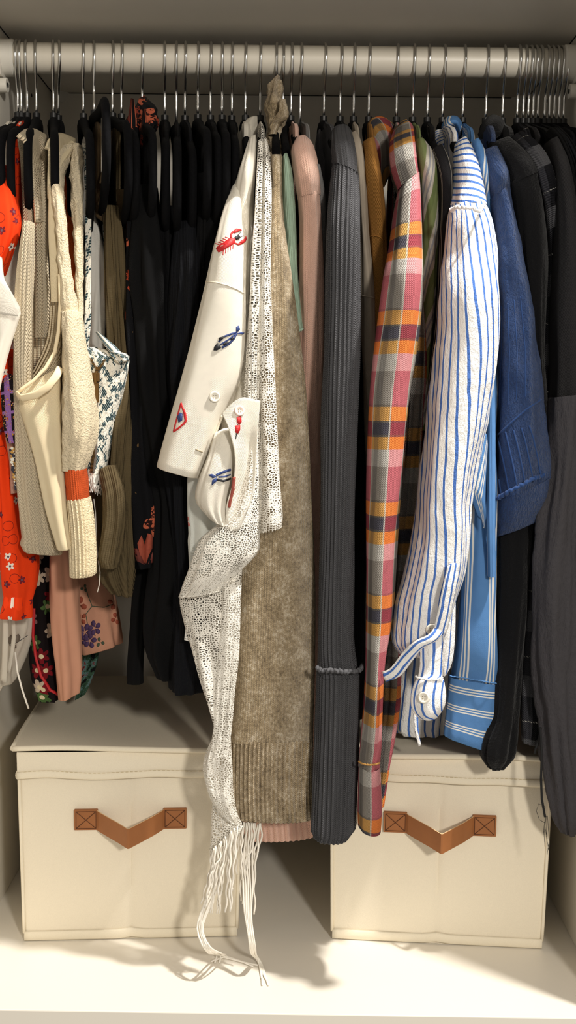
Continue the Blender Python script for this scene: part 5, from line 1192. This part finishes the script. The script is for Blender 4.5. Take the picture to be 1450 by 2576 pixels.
# charcoal linen shirt with drawcord
t = garment('linen_shirt', 'charcoal linen shirt with long crumpled sleeve and black drawcord', 'shirt', 1317)
panel_body('linen', .42, M_linens, t, .009, .12, .19)
sheet('collar', [[(1330,372,-.02), (1336,346,-.03), (1356,340,-.03), (1374,346,-.02)], [(1338,384,-.05), (1346,362,-.06), (1362,354,-.06), (1376,360,-.045)], [(1348,392,-.06), (1354,376,-.068), (1366,366,-.068), (1376,372,-.06)]], M_linens, t, m=12, n=18, thick=.003)
loft('shoulder', [(1372,362,1400,348,-.04,.012), (1380,396,1416,376,-.08,.02), (1388,446,1430,425,-.12,.026), (1392,520,1442,500,-.15,.03), (1390,640,1452,630,-.16,.032), (1386,800,1462,795), (1384,930,1466,930), (1378,1060,1464,1060)], M_linens, t, fold=.0015, seed=105, hem=False)
loft('sleeve', [(1382,1000,1462,990,-.168,.03), (1374,1140,1458,1140,-.172,.032), (1362,1260,1453,1260,-.178,.032), (1352,1380,1450,1380), (1344,1500,1447,1500), (1338,1600,1444,1600), (1337,1690,1443,1690), (1346,1770,1443,1765), (1356,1850,1442,1840), (1366,1930,1445,1915), (1374,2000,1450,1980), (1384,2050,1452,2036), (1408,2086,1446,2090,-.178,.018)], M_linen, t, fold=.005, fu=2.2, fv=7, seed=106, n=80, crease=.002, cscale=25, hem=True, captop=False)
bb = MB(); bb.tube([P(x, y, -.21) for x, y in ((1360,1830), (1364,1900), (1362,1960), (1364,2010), (1372,2055))], .0013, 6); bb.build('drawcord', M_cord, t, True)
bb = MB(); bb.tube([P(x, y, -.205) for x, y in ((1362,1830), (1356,1860), (1348,1884), (1346,1896))], .0013, 6); bb.build('drawcord', M_cord, t, True)
bb = MB()
for k in range(5):
    x = 1372+k*1.5
    bb.tube([P(x, 2052, -.21), P(x-6*math.sin(k), 2080+8*k, -.208), P(x+5*math.cos(k*2), 2110+10*k, -.207)], .00025, 4)
bb.tube([P(1374,2030,-.208), P(1356,2022,-.208), (P(1350,2040,-.208)), P(1358,2062,-.208), P(1372,2070,-.208)], .00025, 4); bb.build('loose_thread', M_cord, t)
# dark blouses against the side panel
lab = ['black blouse against the charcoal linen shirt', 'black crepe blouse packed second from the charcoal linen shirt', 'black jersey blouse packed third from the charcoal linen shirt', 'black cotton blouse pressed nearest the side panel']
for i, (key, px, mt) in enumerate((('r0', 1330, M_black1), ('r2', 1354, M_black3), ('r4', 1383, M_black2), ('r6', 1407, M_black1))):
    t = garment('blouse', lab[i], 'blouse', px); panel_body(key, .3+.03*i, mt, t, .008, .14, .19, seed=110+i)
    dx = 10*i
    loft('sleeve', [(1376+dx*.6,332,1386+dx*.6,326,-.02,.008), (1404+dx*.7,370,1416+dx*.7,362,-.06,.014), (1424+dx*.8,430,1436+dx*.8,422,-.11,.02), (1434+dx*.9,540,1445+dx*.9,530,-.145,.02), (1440+dx,800,1450+dx,800,-.15,.02), (1440+dx,1200,1450+dx,1200), (1440+dx,1600,1450+dx,1600), (1440+dx,1900-40*i,1450+dx,1900-40*i)], mt, t, fold=.0008, seed=120+i)
